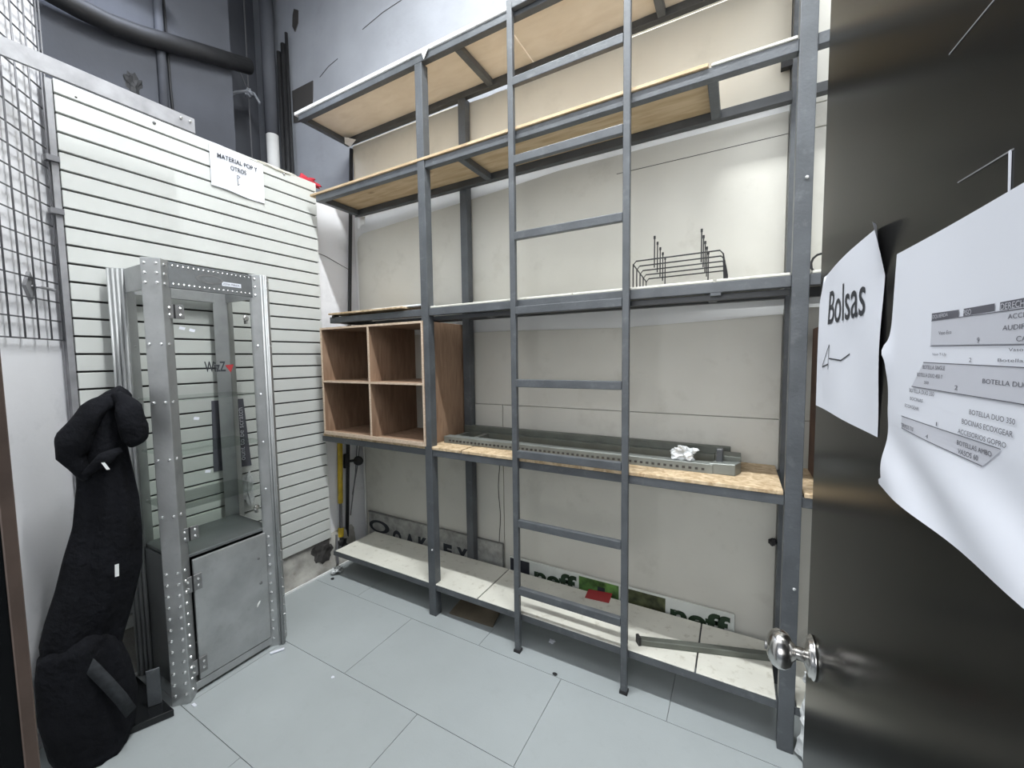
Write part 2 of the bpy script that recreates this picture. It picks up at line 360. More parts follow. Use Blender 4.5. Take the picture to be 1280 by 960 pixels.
# ------------------------------------------------------------------ SLATWALL
sw = thing('slatwall_panel', 'white slatwall panel covering the left wall above the concrete curb', 'wall panel', (-2.46, 1.18, 0.212))
YS0, YS1 = 0.595, 1.765
put('backing', box(XW+0.001, -2.468, YS0, YS1, 0.212, 2.606), M['groove'], sw)  # near-black colour stands in for the shade inside the shallow grooves
pitch = 0.0758; edges = [2.606]+[2.548-pitch*k for k in range(31)]+[0.212]
first = None
for i in range(len(edges)-1):
    top = edges[i]-(0.0045 if i > 0 else 0); bot = edges[i+1]+(0.0045 if i < len(edges)-2 else 0)
    if i > 0 and i < len(edges)-2 and first is not None:
        o = first.copy(); COL.objects.link(o); o.location = (0, 0, -(i-1)*pitch); o.name = 'slat'; continue
    o = put('slat', box(-2.468, -2.45, YS0, YS1, bot, top), M['slat'], sw, bevel=0.0015)
    if i == 1: first = o
se = put('end_channel', box(XW+0.002, -2.455, 0.572, 0.592, 0.212, 2.60), M['barmat'], sw)
for zz in (2.27, 2.06):
    put('mounting_rail', box(-2.475, -2.44, 0.555, 0.594, zz, zz+0.022), M['gridwire'], sw)
put('torn_edge', lump((-2.457, 1.50, 2.600), 0.05, 0.5, 6, 3, 9, (0.3, 2.6, 0.22)), M['whiteboard'], sw)
for yy in (0.92, 1.24, 1.55): put('screw_head', lump((-2.449, yy, 2.585), 0.007, 0.1), M['hinge'], sw)
put('slot_dirt', box(-2.4500, -2.4485, 0.655, 0.662, 2.560, 2.566), M['groove'], sw)

# flat metal bar crossing the top of the slatwall
fb = thing('flat_bar', 'long flat silver-grey metal bar running in front of the slatwall top', 'bar', (-2.22, 0.6, 2.50))
put('bar', box(-2.222, -2.212, 0.345, 0.985, 2.500, 2.566), M['barmat'], fb, bevel=0.002)
for yy in (0.93, 0.965): put('screw', lump((-2.210, yy, 2.545), 0.006, 0.1), M['rivet'], fb)

# ------------------------------------------------------------------ GRID PANEL on the oblique wall
gp = thing('wire_grid_panel', 'grey wire grid display panel hung on the white wall at far left', 'grid panel', (P0.x+ux*0.2, P0.y+uy*0.2, 1.555))
def gw(t, off): return (P0.x+ux*t-nx*off, P0.y+uy*t-ny*off)
zb = 1.545
ts = [0.012, 0.032]+[0.032+0.070*k for k in range(1, 9)]
for t in ts:
    a = gw(t, 0.022); put('vertical_wire', sweep([(*a, zb), (*a, 3.25)], 0.0032, 6), M['gridwire'], gp, smooth=True)
k = 0
z = zb
while z < 3.25:
    a = gw(0.012, 0.018); b = gw(ts[-1], 0.018)
    put('horizontal_wire', sweep([(*a, z), (*b, z)], 0.0032, 6), M['gridwire'], gp, smooth=True); z += 0.0775
for zz in (2.27,): 
    a = gw(0.012, 0.018); b = gw(-0.03, 0.010); put('hanger_arm', sweep([(*a, zz), (*b, zz-0.02)], 0.003, 6), M['gridwire'], gp)
# small wall clip with diamond plate seen through the grid
cl = thing('grid_clip', 'small grey diamond-shaped clip holding the wire grid to the wall', 'clip', (*gw(0.18, 0.012), 1.72))
c = gw(0.17, 0.0); d = Vector((ux, uy, 0)); nrm = Vector((-nx, -ny, 0)); cc = Vector((c[0], c[1], 1.745))
put('plate', extr([cc+d*0.028, cc+Vector((0, 0, 0.055)), cc-d*0.028, cc-Vector((0, 0, 0.055))], nrm*0.012), M['barmat'], cl)
put('pin', sweep([cc+nrm*0.012, cc+nrm*0.030-d*0.01, cc+nrm*0.030-d*0.095], 0.006, 8), M['barmat'], cl)

# ------------------------------------------------------------------ PIPES, CONDUITS, FIXTURES in the dark upper corner
o = put('drain_pipe', sweep([(-3.335, 2.03, 0.3), (-3.335, 2.03, 3.27)], 0.045, 16), M['pvc'], smooth=True); tag(o, 'white plastic pipe standing behind the slatwall top', 'pipe')
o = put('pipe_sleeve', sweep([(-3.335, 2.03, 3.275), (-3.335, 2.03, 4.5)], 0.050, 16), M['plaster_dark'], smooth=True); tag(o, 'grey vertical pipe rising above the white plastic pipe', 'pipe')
for i, (x, y, z0, z1, r) in enumerate([(-3.16, 2.075, 0.5, 4.02, 0.012), (-3.20, 2.07, 0.5, 3.95, 0.018), (-3.245, 2.06, 0.5, 3.9, 0.016), (-3.42, 2.07, 0.5, 4.59, 0.012)]):
    o = put('conduit', sweep([(x, y, z0), (x, y, z1)], r, 10), M['rubber'], smooth=True)
    tag(o, ['thin dark conduit on the grey wall, nearest the wall opening', 'second dark conduit from the wall opening', 'thicker dark conduit in the corner, third from the wall opening', 'tall dark conduit reaching the ceiling in the dark corner'][i], 'conduit', 'dark conduits in the corner')
o = put('conduit', sweep([(-3.235, 1.275, 2.6), (-3.235, 1.275, 4.59)], 0.024, 10), M['plaster_dark'], smooth=True); tag(o, 'dark grey vertical conduit crossing the charcoal wall', 'conduit')
o = put('conduit', sweep([(-3.235, 1.335, 2.6), (-3.235, 1.315, 3.2), (-3.235, 1.30, 4.59)], 0.007, 6), M['rubber'], smooth=True); tag(o, 'thin black cable beside the conduit on the charcoal wall', 'cable')
o = put('dark_band', sweep([(-3.16, 0.70, 3.38), (-3.17, 0.88, 3.375), (-3.18, 1.02, 3.385), (-3.19, 1.16, 3.42), (-3.19, 1.45, 3.51), (-3.20, 1.80, 3.62)], 0.052, 14), M['rubber'], smooth=True); tag(o, 'thick black hose running across the charcoal upper wall', 'band')  # thick dark bent band across the upper wall
cb = thing('cable_tie_loop', 'pale wires bunched together in front of the dark corner', 'cable', (-3.5, 1.95, 3.2))
put('wire', sweep([(-3.46, 1.93, 2.6), (-3.46, 1.93, 3.52), (-3.455, 1.93, 4.5)], 0.005, 6), M['gridwire'], cb)
put('wire', sweep([(-3.46, 1.93, 3.60), (-3.50, 1.85, 3.56), (-3.60, 1.74, 3.44)], 0.012, 6), M['plaster'], cb)
put('wire', sweep([(-3.46, 1.93, 3.60), (-3.42, 1.95, 3.58), (-3.38, 1.97, 3.50)], 0.009, 6), M['plaster'], cb)
put('wire', sweep([(-3.46, 1.93, 3.60), (-3.56, 1.86, 3.9), (-3.66, 1.75, 4.3)], 0.004, 6), M['gridwire'], cb)
put('knot', lump((-3.46, 1.93, 3.585), 0.03, 0.6, 6, 3, 2), M['plaster'], cb)
# light fixtures: body and glowing tube
def fixture(label, a, b, off):
    a = Vector(a); b = Vector(b)
    t = thing('tube_lamp', label, 'lamp', tuple((a+b)/2))
    d = (b-a).normalized(); s = d.cross(Vector((0, 0, 1)))
    put('housing', hexa(bmesh.new(), [a-s*0.06+Vector((0, 0, 0.02)), b-s*0.06+Vector((0, 0, 0.02)), b+s*0.06+Vector((0, 0, 0.02)), a+s*0.06+Vector((0, 0, 0.02)),
        a-s*0.04+Vector((0, 0, 0.07)), b-s*0.04+Vector((0, 0, 0.07)), b+s*0.04+Vector((0, 0, 0.07)), a+s*0.04+Vector((0, 0, 0.07))]), M['lampw'], t)
    put('tube', sweep([a+Vector((0, 0, 0.005)), b+Vector((0, 0, 0.005))], 0.013, 10), M['tube'], t)
    for p in (a+(b-a)*0.15, a+(b-a)*0.85): put('rod', sweep([p+Vector((0, 0, 0.07)), Vector((p.x, p.y, ZC))], 0.004, 6), M['gridwire'], t)
fixture('long ceiling tube lamp hanging above the floor in front of the shelving', (-1.55, 0.94, 4.31), (0.45, 0.94, 4.31), 0)
fixture('bluish tube lamp at the top left above the slatwall', (-3.0, 0.15, 3.70), (-3.0, 1.31, 3.70), 0)

# ------------------------------------------------------------------ STEEL SHELVING
YF = 1.679
sh = thing('steel_shelving', 'tall grey painted steel shelving frame along the back wall', 'shelving', (-1.0, 1.88, 0.0))
def post(x0, y0, z1, z0=0.0, w=0.048, d=0.05, m='steel'): return put('post', box(x0, x0+w, y0, y0+d, z0, z1), M[m], sh, bevel=0.003, seg=2)
post(-1.4975, YF, 2.968); post(0.154, YF, 4.2, w=0.050, d=0.045)
post(-1.475, 2.0205, 2.967, w=0.05, d=0.05); post(0.165, 2.025, 4.2, w=0.05, d=0.05)
post(0.88, YF, 4.2); post(0.88, 2.025, 4.2)
Z = [0.1485, 0.9136, 1.6776, 2.4425, 2.968]; XE = [-2.325, -2.385, -2.26, -2.345, -2.475]
BH = [0.032, 0.036, 0.038, 0.038, 0.036]
YBm = 2.015
for i, (z, xe, bh) in enumerate(zip(Z, XE, BH)):
    yf = YF+0.006 if i < 4 else YF
    segs = [(xe, -1.4975), (-1.4495, 0.154)]
    if i < 4: segs.append((0.204, 0.88))
    if i == 4: segs = [(xe, 0.16)]
    for a, b in segs: put('beam', box(a, b, yf, yf+0.035, z, z+bh), M['steel'], sh, bevel=0.002)
    yb = 1.984 if i == 3 else 2.02
    segs = [(xe, -1.475), (-1.425, 0.165)] if i < 3 else [(xe, 0.165)]
    if i < 4: segs.append((0.215, 0.88))
    if i == 0: yb = 2.02
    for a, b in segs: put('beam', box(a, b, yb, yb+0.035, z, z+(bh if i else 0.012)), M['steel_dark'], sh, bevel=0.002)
    xs = [xe, -1.262, -0.12, 0.60] if i != 4 else [xe, -1.262, -0.35]
    if i == 0: xs = [xe, -1.17, -0.13, 0.6]
    for x in xs: put('cross_member', box(x, x+0.035, yf+0.036, yb-0.001, z+0.002, z+(bh-0.002 if i else 0.011)), M['steel'], sh, bevel=0.002)
# heavier beam faces under shelf 3 (inner rail seen below the front beam)
put('inner_rail', box(-1.4495, 0.154, 1.73, 1.75, 1.655, 1.6775), M['steel_dark'], sh, bevel=0.001)
put('rail_clip', box(-0.095, -0.06, 1.683, 1.72, 1.667, 1.6775), M['steel'], sh)
for x, z in ((0.186, 2.03), (0.190, 0.62), (-1.463, 0.385)): put('screw_head', lump((x, YF-0.001, z), 0.006, 0.1), M['rivet'], sh)
put('anchor_bolt', lump((0.15, 2.045, 0.63), 0.016, 0.4), M['rubber'], sh)
put('anchor_bolt', box(0.128, 0.165, 2.03, 2.06, 2.60, 2.66), M['rubber'], sh)
# boards: bottom shelf
def board(x0, x1, y0, y1, z0, z1, m, bev=0.002): return put('shelf_board', box(x0, x1, y0, y1, z0, z1), M[m], sh, bevel=bev)
z0 = Z[0]+BH[0]+0.0003; zt = z0+0.006
for a, b in ((-2.30, -1.172), (-1.166, -0.126), (-0.120, 0.148), (0.21, 0.86)): board(a, b, 1.684, 2.019, z0-0.0, zt, 'whiteboard')
z0 = Z[1]+BH[1]+0.0005
for a, b in ((-2.37, -1.262), (-1.250, -0.60), (-0.598, 0.150), (0.21, 0.86)): board(a, b, 1.682, 2.060, z0, z0+0.016, 'chip')
z0 = Z[2]+BH[2]+0.0005
for a, b in ((-1.440, -0.640), (-0.636, -0.085), (-0.075, 0.150), (0.21, 0.86)): board(a, b, 1.686, 2.058, z0, z0+0.010, 'whiteboard')
z0 = Z[3]+BH[3]+0.0005
board(-2.39, -0.115, 1.676, 2.020, z0, z0+0.014, 'ply')
board(-0.105, 0.150, 1.68, 1.72, z0, z0+0.010, 'whiteboard')
# plywood infill panels visible from below between the rails
z0 = Z[4]+BH[4]+0.0005
for a, b in ((-2.46, -1.255), (-1.252, -0.98), (-0.976, 0.15)): board(a, b, 1.70, 2.05, z0, z0+0.014, 'canopy')
put('canopy_edging', box(-2.505, 0.16, 1.672, 1.70, z0, z0+0.022), M['white'], sh, bevel=0.003, label='peeling white edge strip')
bm = extr([(-1.44, 1.668, 3.005), (-1.39, 1.668, 3.01), (-1.41, 1.668, 2.985), (-1.425, 1.668, 2.965), (-1.43, 1.668, 2.985)], (0, 0.003, 0)); put('peeling_flap', bm, M['white'], sh)
bm = extr([(-2.44, 2.0, 2.965), (-2.38, 1.95, 2.966), (-2.34, 2.01, 2.966), (-2.42, 2.03, 2.95)], (0, 0, -0.004)); put('peeling_flap', bm, M['white'], sh)

# ladder fixed to the front of the shelving
ld = thing('ladder', 'narrow grey steel ladder standing against the shelving front', 'ladder', (-0.66, 1.66, 0.0))
put('side_rail', box(-0.9325, -0.9045, 1.655, 1.678, 0, 3.03), M['steel'], ld, bevel=0.003, seg=2)
put('side_rail', box(-0.4135, -0.3855, 1.655, 1.678, 0, 3.4), M['steel'], ld, bevel=0.003, seg=2)
for k in range(9):
    zt = 0.333+0.3375*k
    if k == 8: zt = 3.02
    put('rung', box(-0.9045, -0.4135, 1.652, 1.676, zt-0.036, zt), M['steel'], ld, bevel=0.003, seg=2)
for x in (-0.9185, -0.3995): put('foot', box(x-0.017, x+0.017, 1.65, 1.682, 0, 0.012), M['rubber'], ld)

# ------------------------------------------------------------------ THINGS ON THE SHELVES
# pigeonhole box
ZB = 0.967
cu = thing('pigeonhole_box', 'brown fibreboard pigeonhole box with four square compartments on the third shelf down', 'storage box', (-1.92, 1.86, ZB))
t = 0.012; x0, x1, y0, y1, z0, z1 = -2.345, -1.485, 1.672, 2.065, ZB, 1.652
def cpanel(nm, *a):
    return put(nm, box(*a), M['cubby'], cu, bevel=0.001)
cpanel('side_panel', x0, x0+t, y0+0.004, y1, z0, z1); cpanel('side_panel', x1-t, x1, y0+0.004, y1, z0, z1)
cpanel('top_panel', x0+t, x1-t, y0+0.004, y1, z1-t, z1); cpanel('bottom_panel', x0+t, x1-t, y0+0.004, y1, z0, z0+t)
cpanel('divider', -1.914, -1.902, y0+0.004, y1, z0+t, z1-t)
cpanel('shelf', x0+t, -1.914, y0+0.004, y1, 1.303, 1.315); cpanel('shelf', -1.902, x1-t, y0+0.004, y1, 1.303, 1.315)
def cedge(*a): put('edge_band', box(*a), M['cubby_edge'], cu, label='pale bare wood edge')
cedge(x0, x0+t, y0, y0+0.004, z0, z1); cedge(x1-t, x1, y0, y0+0.004, z0, z1); cedge(x0+t, x1-t, y0, y0+0.004, z1-t, z1)
cedge(x0+t, x1-t, y0-0.002, y0+0.004, z0, z0+0.022); cedge(-1.914, -1.902, y0, y0+0.004, z0+0.022, z1-t)
cedge(x0+t, -1.914, y0, y0+0.004, 1.303, 1.315); cedge(-1.902, x1-t, y0, y0+0.004, 1.303, 1.315)
# loose boards on shelf 3
o = put('plywood_offcut', box(-2.24, -1.62, 1.66, 1.99, 1.727, 1.737), M['chip'], bevel=0.001); tag(o, 'thin bare plywood offcut lying on the shelf above the pigeonhole box', 'board')
o = put('white_offcut', box(-1.90, -1.50, 1.70, 1.98, 1.7375, 1.746), M['white'], bevel=0.001); tag(o, 'white offcut board lying on the plywood offcut left of the post', 'board')
o = put('caster', lathe([(0, 0.018), (0.024, 0.018)], (-2.235, 1.70, 1.737-0.018-0.003), (1, 0, 0), 16), M['rubber']); tag(o, 'small black roller under the left end of the plywood offcut', 'roller')
# wire rack
wr = thing('wire_rack', 'black wire display rack of nested bent rods on the right of the upper middle shelf', 'rack', (-0.22, 1.87, 1.727))
zr = 1.7265
for k in range(5):
    y = 1.735+0.068*k; xs0 = -0.388; xs1 = -0.056+0.002*k; h = zr+0.112-0.007*k
    pts = [(xs0, y, zr+0.003), (xs0, y, h-0.015), (xs0+0.012, y, h), (xs1-0.012, y, h+0.002), (xs1, y, h-0.012), (xs1+0.004, y, zr+0.003)]
    put('bent_rod', sweep(pts, 0.0028, 6), M['wire'], wr)
    for xp in (xs0+0.085, xs1-0.075):
        put('prong', sweep([(xp, y-0.004, h-0.035), (xp, y-0.004, h+0.085)], 0.0026, 6), M['wire'], wr)
        put('prong_cap', sweep([(xp, y-0.004, h+0.078), (xp, y-0.004, h+0.090)], 0.0042, 8), M['wire'], wr)
put('tie_rod', sweep([(-0.388, 1.735, zr+0.100), (-0.388, 2.01, zr+0.072)], 0.0028, 6), M['wire'], wr)
put('tie_rod', sweep([(-0.056, 1.735, zr+0.098), (-0.048, 2.01, zr+0.072)], 0.0028, 6), M['wire'], wr)
put('tie_rod', sweep([(-0.052, 1.735, zr+0.006), (-0.046, 2.01, zr+0.006)], 0.0028, 6), M['wire'], wr)
# channel frame on shelf 2
ZS = Z[1]+BH[1]+0.017
cf = thing('channel_frame', 'long grey-green perforated metal channel frame lying on the lower middle shelf', 'metal frame', (-0.75, 1.93, ZS))
def tilt(x): return 1.86-0.05*(x+1.5)/1.5
put('front_channel', hexa(bmesh.new(), [(-1.46, 1.80, ZS), (-0.08, 1.795, ZS), (-0.08, 1.812, ZS), (-1.46, 1.817, ZS), (-1.46, 1.80, ZS+0.038), (-0.08, 1.795, ZS+0.038), (-0.08, 1.812, ZS+0.038), (-1.46, 1.817, ZS+0.038)]), M['channel_hi'], cf, bevel=0.001)
put('channel_lip', hexa(bmesh.new(), [(-1.46, 1.818, ZS+0.030), (-0.08, 1.813, ZS+0.030), (-0.08, 1.850, ZS+0.030), (-1.46, 1.855, ZS+0.030), (-1.46, 1.818, ZS+0.0375), (-0.08, 1.813, ZS+0.0375), (-0.08, 1.850, ZS+0.0375), (-1.46, 1.855, ZS+0.0375)]), M['channel_hi'], cf, bevel=0.001)
put('rear_channel', box(-1.47, -0.02, 2.010, 2.052, ZS, ZS+0.068), M['channel'], cf, bevel=0.002)
put('inner_channel', box(-1.44, -0.08, 1.975, 2.008, ZS, ZS+0.040), M['channel'], cf, bevel=0.002)
put('end_bar', box(-1.43, -1.405, 1.857, 1.974, ZS, ZS+0.035), M['channel_hi'], cf, bevel=0.001)
put('tie_bar', box(-1.30, -1.27, 1.857, 1.974, ZS, ZS+0.035), M['channel_hi'], cf, bevel=0.001)
bm = bmesh.new()
for k in range(54):
    x = -1.42+k*0.0245; box(x, x+0.011, 1.7935, 1.799, ZS+0.012, ZS+0.021, bm)
put('slots', bm, M['groove'], cf, kind='stuff')
hb = put('end_block', hexa(bmesh.new(), [(-0.095, 1.80, ZS), (0.0, 1.80, ZS), (0.02, 1.86, ZS), (-0.075, 1.86, ZS), (-0.095, 1.80, ZS+0.042), (0.0, 1.80, ZS+0.046), (0.02, 1.86, ZS+0.046), (-0.075, 1.86, ZS+0.042)]), M['channel_hi'], cf, bevel=0.002)
put('end_block', box(-0.075, 0.02, 1.87, 1.965, ZS, ZS+0.062), M['channel'], cf, bevel=0.002)
put('latch', box(-0.070, -0.045, 1.84, 1.875, ZS+0.04, ZS+0.095), M['steel_dark'], cf, bevel=0.003)
o = put('plastic_wad', lump((-0.185, 1.835, ZS+0.068), 0.034, 0.9, 4, 4, 4, (1.2, 0.8, 0.85)), M['plastic']); tag(o, 'crumpled ball of clear plastic resting on the channel frame', 'plastic wrap')
# bottom shelf items
zt = Z[0]+BH[0]+0.0068
def obox(p, q, w, h, z):
    p = Vector((*p, z)); q = Vector((*q, z)); d = (q-p).normalized(); s = Vector((-d.y, d.x, 0))*w/2; u = Vector((0, 0, h))
    return hexa(bmesh.new(), [p-s, q-s, q+s, p+s, p-s+u, q-s+u, q+s+u, p+s+u])
o = put('metal_tube', obox((-0.355, 1.742), (0.150, 1.905), 0.030, 0.026, zt), M['channel'], bevel=0.002); tag(o, 'square grey metal tube lying on the bottom white shelf behind the door knob', 'metal tube')
o = put('metal_scrap', obox((-0.36, 1.735), (-0.35, 1.742), 0.03, 0.036, zt), M['rubber']); o['label'] = 'dark flange'; tag(o, 'dark end flange at the left tip of the square metal tube', 'flange')
o = put('red_card', hexa(bmesh.new(), [(-0.674, 1.953, zt), (-0.55, 1.965, zt), (-0.557, 2.055, zt), (-0.681, 2.035, zt), (-0.674, 1.953, zt+0.002), (-0.55, 1.965, zt+0.002), (-0.557, 2.055, zt+0.002), (-0.681, 2.035, zt+0.002)]), M['red']); tag(o, 'small red card lying flat at the back of the bottom shelf', 'card')
# signs behind the bottom shelf
sg = thing('oakley_sign', 'long aged grey sign with black OAKLEY lettering leaning behind the bottom shelf', 'sign', (-1.82, 2.07, 0.04))
sg.name = 'lettered_sign'; ORG[sg.name] = Vector(sg.location)
put('panel', box(-2.415, -1.240, 2.066, 2.076, 0.03, 0.300), M['signgrey'], sg, bevel=0.001)
put('frame_strip', box(-2.418, -1.237, 2.062, 2.078, 0.300, 0.305), M['hinge'], sg)
put('frame_strip', box(-1.240, -1.235, 2.062, 2.078, 0.03, 0.300), M['hinge'], sg)
bm = bmesh.new(); n = 36   # elliptical ring logo
outer = []; inner = []
for i in range(n):
    a = 2*math.pi*i/n; r1x, r1z = 0.100, 0.050; r2x, r2z = 0.082, 0.032+0.004
    outer.append((-2.307+0.105*math.cos(a), 0.202+0.047*math.sin(a))); inner.append((-2.312+0.066*math.cos(a), 0.200+0.031*math.sin(a)))
A = [bm.verts.new((x, 2.0655, z)) for x, z in outer]; B = [bm.verts.new((x, 2.0655, z)) for x, z in inner]
for i in range(n): bm.faces.new((A[i], A[(i+1) % n], B[(i+1) % n], B[i]))
bmesh.ops.translate(bm, verts=bm.verts, vec=(0, -0.001, 0))
put('ring_logo', bm, M['ink'], sg)
for ch, xc, wv in (('O', -2.127, 0.086), ('A', -2.003, 0.090), ('K', -1.883, 0.084), ('L', -1.775, 0.06), ('E', -1.665, 0.072), ('Y', -1.546, 0.088)):
    text(ch, (xc-wv/2-0.0, 2.065, 0.105), (1, 0, 0), (0, 0, 1), wv, 0.105, M['ink'], sg, bold=0.06, depth=0.001)
ng = thing('sticker_sign', 'long white sign with green pictures and the word neff twice, behind the bottom shelf', 'sign', (-0.59, 2.07, 0.04))
put('panel', box(-1.19, 0.012, 2.066, 2.074, 0.03, 0.242), M['signwhite'], ng, bevel=0.001)
def pic(x0, x1, m, nm='picture'): put(nm, box(x0, x1, 2.0645, 2.066, 0.06, 0.232), M[m], ng)
pic(-1.185, -1.055, 'navy'); pic(-0.747, -0.526, 'green'); pic(-0.475, -0.292, 'olive'); pic(-0.516, -0.475, 'navy')
put('letter_scrap', box(-0.640, -0.60, 2.0635, 2.0645, 0.10, 0.20), M['navy'], ng)
for x0 in (-1.024, -0.269):
    text('neff', (x0, 2.065, 0.113), (1, 0, 0), (0, 0, 1), 0.263, 0.110, M['darkgreen'], ng, bold=0.038, depth=0.001)

# ------------------------------------------------------------------ LEFT CORNER: pole, yellow lever, pipes
o = put('black_pole', sweep([(-2.475, 1.905, 0.02), (-2.470, 1.985, 1.4), (-2.462, 2.072, 2.96)], 0.0125, 10), M['rubber'], smooth=True); tag(o, 'long black pole leaning in the back left corner of the shelving', 'pole')
yl = thing('yellow_handled_tool', 'yellow handled tool standing in the corner under the pigeonhole box', 'tool', (-2.475, 1.87, 0.05))
put('handle', sweep([(-2.475, 1.868, 0.42), (-2.472, 1.885, 0.905)], 0.018, 10), M['yellow'], yl, smooth=True)
put('shaft', sweep([(-2.465, 1.855, 0.12), (-2.472, 1.868, 0.42)], 0.011, 8), M['gridwire'], yl)
put('collar', sweep([(-2.465, 1.853, 0.18), (-2.466, 1.857, 0.24)], 0.020, 10), M['yellow'], yl)
put('head', lump((-2.462, 1.85, 0.11), 0.05, 0.6, 5, 3, 3, (0.6, 0.8, 1.1)), M['rubber'], yl)
vl = thing('pipe_valve', 'black valve with a round hand wheel on the pipe in the corner', 'valve', (-2.43, 1.97, 0.70))
put('stem', sweep([(-2.462, 1.93, 0.71), (-2.44, 2.0, 0.705)], 0.010, 8), M['rubber'], vl)
put('hand_wheel', lathe([(-0.012, 0.030), (0.0, 0.036), (0.012, 0.030)], (-2.435, 2.005, 0.700), (0.6, -0.8, 0), 16), M['rubber'], vl)
put('collar', sweep([(-2.478, 1.935, 0.66), (-2.477, 1.94, 0.76)], 0.022, 10), M['rubber'], vl)
o = put('thin_pipe', sweep([(-2.44, 2.062, 0.02), (-2.44, 2.062, 0.905)], 0.007, 8), M['pvc'], smooth=True); tag(o, 'thin pale pipe running up the corner beside the lettered sign', 'pipe')
for i, (a, b) in enumerate((((-2.46, 2.03, 0.90), (-2.475, 1.95, 0.30)), ((-2.44, 2.04, 0.90), (-2.47, 1.97, 0.45)))):
    o = put('thin_cable', sweep([a, ((a[0]+b[0])/2, (a[1]+b[1])/2+0.012, (a[2]+b[2])/2), b], 0.004, 6), M['gridwire']); tag(o, ['longer grey cable sagging behind the black valve', 'shorter grey cable hanging behind the black valve'][i], 'cable', 'cables in the shelving corner')
o = put('metal_rod', sweep([(-2.40, 1.77, 0.03), (-2.44, 1.80, 0.22)], 0.008, 8), M['gridwire']); tag(o, 'short grey rod leaning beside the hole in the concrete curb', 'rod')
o = put('red_rag', lump((-2.515, 1.745, 2.625), 0.055, 0.8, 5, 4, 2, (0.6, 1.4, 0.5)), M['redcloth'], smooth=True); tag(o, 'red rag on top of the partition beside the upper shelf', 'rag')
o = put('wall_hook_wire', sweep([(XW+0.003, 1.72, 2.18), (XW+0.006, 1.85, 2.16), (XW+0.003, 2.05, 2.10)], 0.002, 5), M['rubber']); tag(o, 'thin wire stapled across the white wall beside the slatwall', 'wire')

# ------------------------------------------------------------------ DISPLAY CABINET
cab = thing('display_cabinet', 'riveted aluminium and glass display cabinet standing against the slatwall', 'cabinet', (-2.21, 0.94, 0.0))
HD = 0.048; CX0, CX1, CY0, CY1, CZ = -2.392, -2.046, 0.739, 1.140, 1.86
def cpost(cx, cy):
    bm = prism([(cx+HD, cy), (cx, cy+HD), (cx-HD, cy), (cx, cy-HD)], 0.0, CZ)
    return put('corner_post', bm, M['alu'], cab, bevel=0.003, seg=2)
PFL = cpost(CX1, CY0); PFR = cpost(CX1, CY1); PBL = cpost(CX0, CY0); PBR = cpost(CX0, CY1)
q = math.sqrt(0.5)
def ridge(post_, p, n): put('ridge', sweep([(p[0]+n[0]*0.003, p[1]+n[1]*0.003, 0.005), (p[0]+n[0]*0.003, p[1]+n[1]*0.003, CZ-0.004)], 0.005, 8), M['ridge'], post_, smooth=True, label='raised bright trim ridge')
for tt in (0.12, 0.38, 0.62, 0.88): ridge(PBL, (CX0+HD*(1-tt), CY0-HD*tt), (q, -q))
for tt in (0.03, 0.20): ridge(PFR, (CX1+HD*(1-tt), CY1-HD*tt), (q, -q))
ridge(PFR, (CX1+HD*0.93, CY1+HD*0.07), (q, q))
# rivets
def rivrow(bm, base, n, zs, r=0.0072):
    for z in zs: dome(bm, (base[0], base[1], z), (*n, 0), r)
ztop = [1.838, 1.800, 1.762]; zmid = [1.52, 1.285, 1.05, 0.815]; zlow = [0.045+0.048*k for k in range(12)]
def on_face(cx, cy, sx, sy, t): return (cx+sx*HD*(1-t), cy+sy*HD*t)
bm = bmesh.new()
for t_ in (0.22, 0.80): rivrow(bm, on_face(CX1, CY0, 1, -1, t_), (q, -q), ztop+zmid+zlow)
rivrow(bm, on_face(CX1, CY0, 1, 1, 0.35), (q, q), ztop+zmid+zlow)
put('rivets', bm, M['rivet'], PFL, kind='stuff')
bm = bmesh.new()
rivrow(bm, on_face(CX1, CY1, 1, -1, 0.62), (q, -q), ztop+zmid+zlow); rivrow(bm, on_face(CX1, CY1, 1, 1, 0.5), (q, q), ztop+zmid+zlow, 0.005)
put('rivets', bm, M['rivet'], PFR, kind='stuff')
bm = bmesh.new()
rivrow(bm, on_face(CX0, CY0, 1, 1, 0.5), (q, q), zmid, 0.004); put('rivets', bm, M['rivet'], PBL, kind='stuff')
# headers
FX = CX1+0.012
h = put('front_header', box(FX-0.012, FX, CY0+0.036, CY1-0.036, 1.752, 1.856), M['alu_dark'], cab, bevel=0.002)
bm = bmesh.new()
for k in range(17):
    for z in (1.842, 1.768): dome(bm, (FX, CY0+0.052+k*0.0186, z), (1, 0, 0), 0.0042)
put('rivets', bm, M['rivet'], h, kind='stuff')
bm = bmesh.new(); n = 40; A = []; B = []
for i in range(n):
    a = 2*math.pi*i/n
    A.append(bm.verts.new((FX+0.0015, 0.925+0.052*math.cos(a), 1.808+0.019*math.sin(a)))); B.append(bm.verts.new((FX+0.0015, 0.925+0.045*math.cos(a), 1.808+0.014*math.sin(a))))
for i in range(n): bm.faces.new((A[i], A[(i+1) % n], B[(i+1) % n], B[i]))
put('oval_emblem', bm, M['hinge'], h)
st = put('sticker', box(FX, FX+0.001, 0.972, 1.052, 1.788, 1.806), M['paper'], h, label='small white printed sticker')
text('ZONA MERIDA', (FX+0.001, 0.976, 1.793), (0, 1, 0), (0, 0, 1), 0.070, 0.008, M['ink'], cab, name='sticker_lettering')
put('side_header', box(CX0+0.036, CX1-0.036, CY0-0.004, CY0+0.006, 1.752, 1.856), M['alu'], cab, bevel=0.002)
put('side_header', box(CX0+0.036, CX1-0.036, CY1-0.006, CY1+0.004, 1.752, 1.856), M['alu'], cab, bevel=0.002)
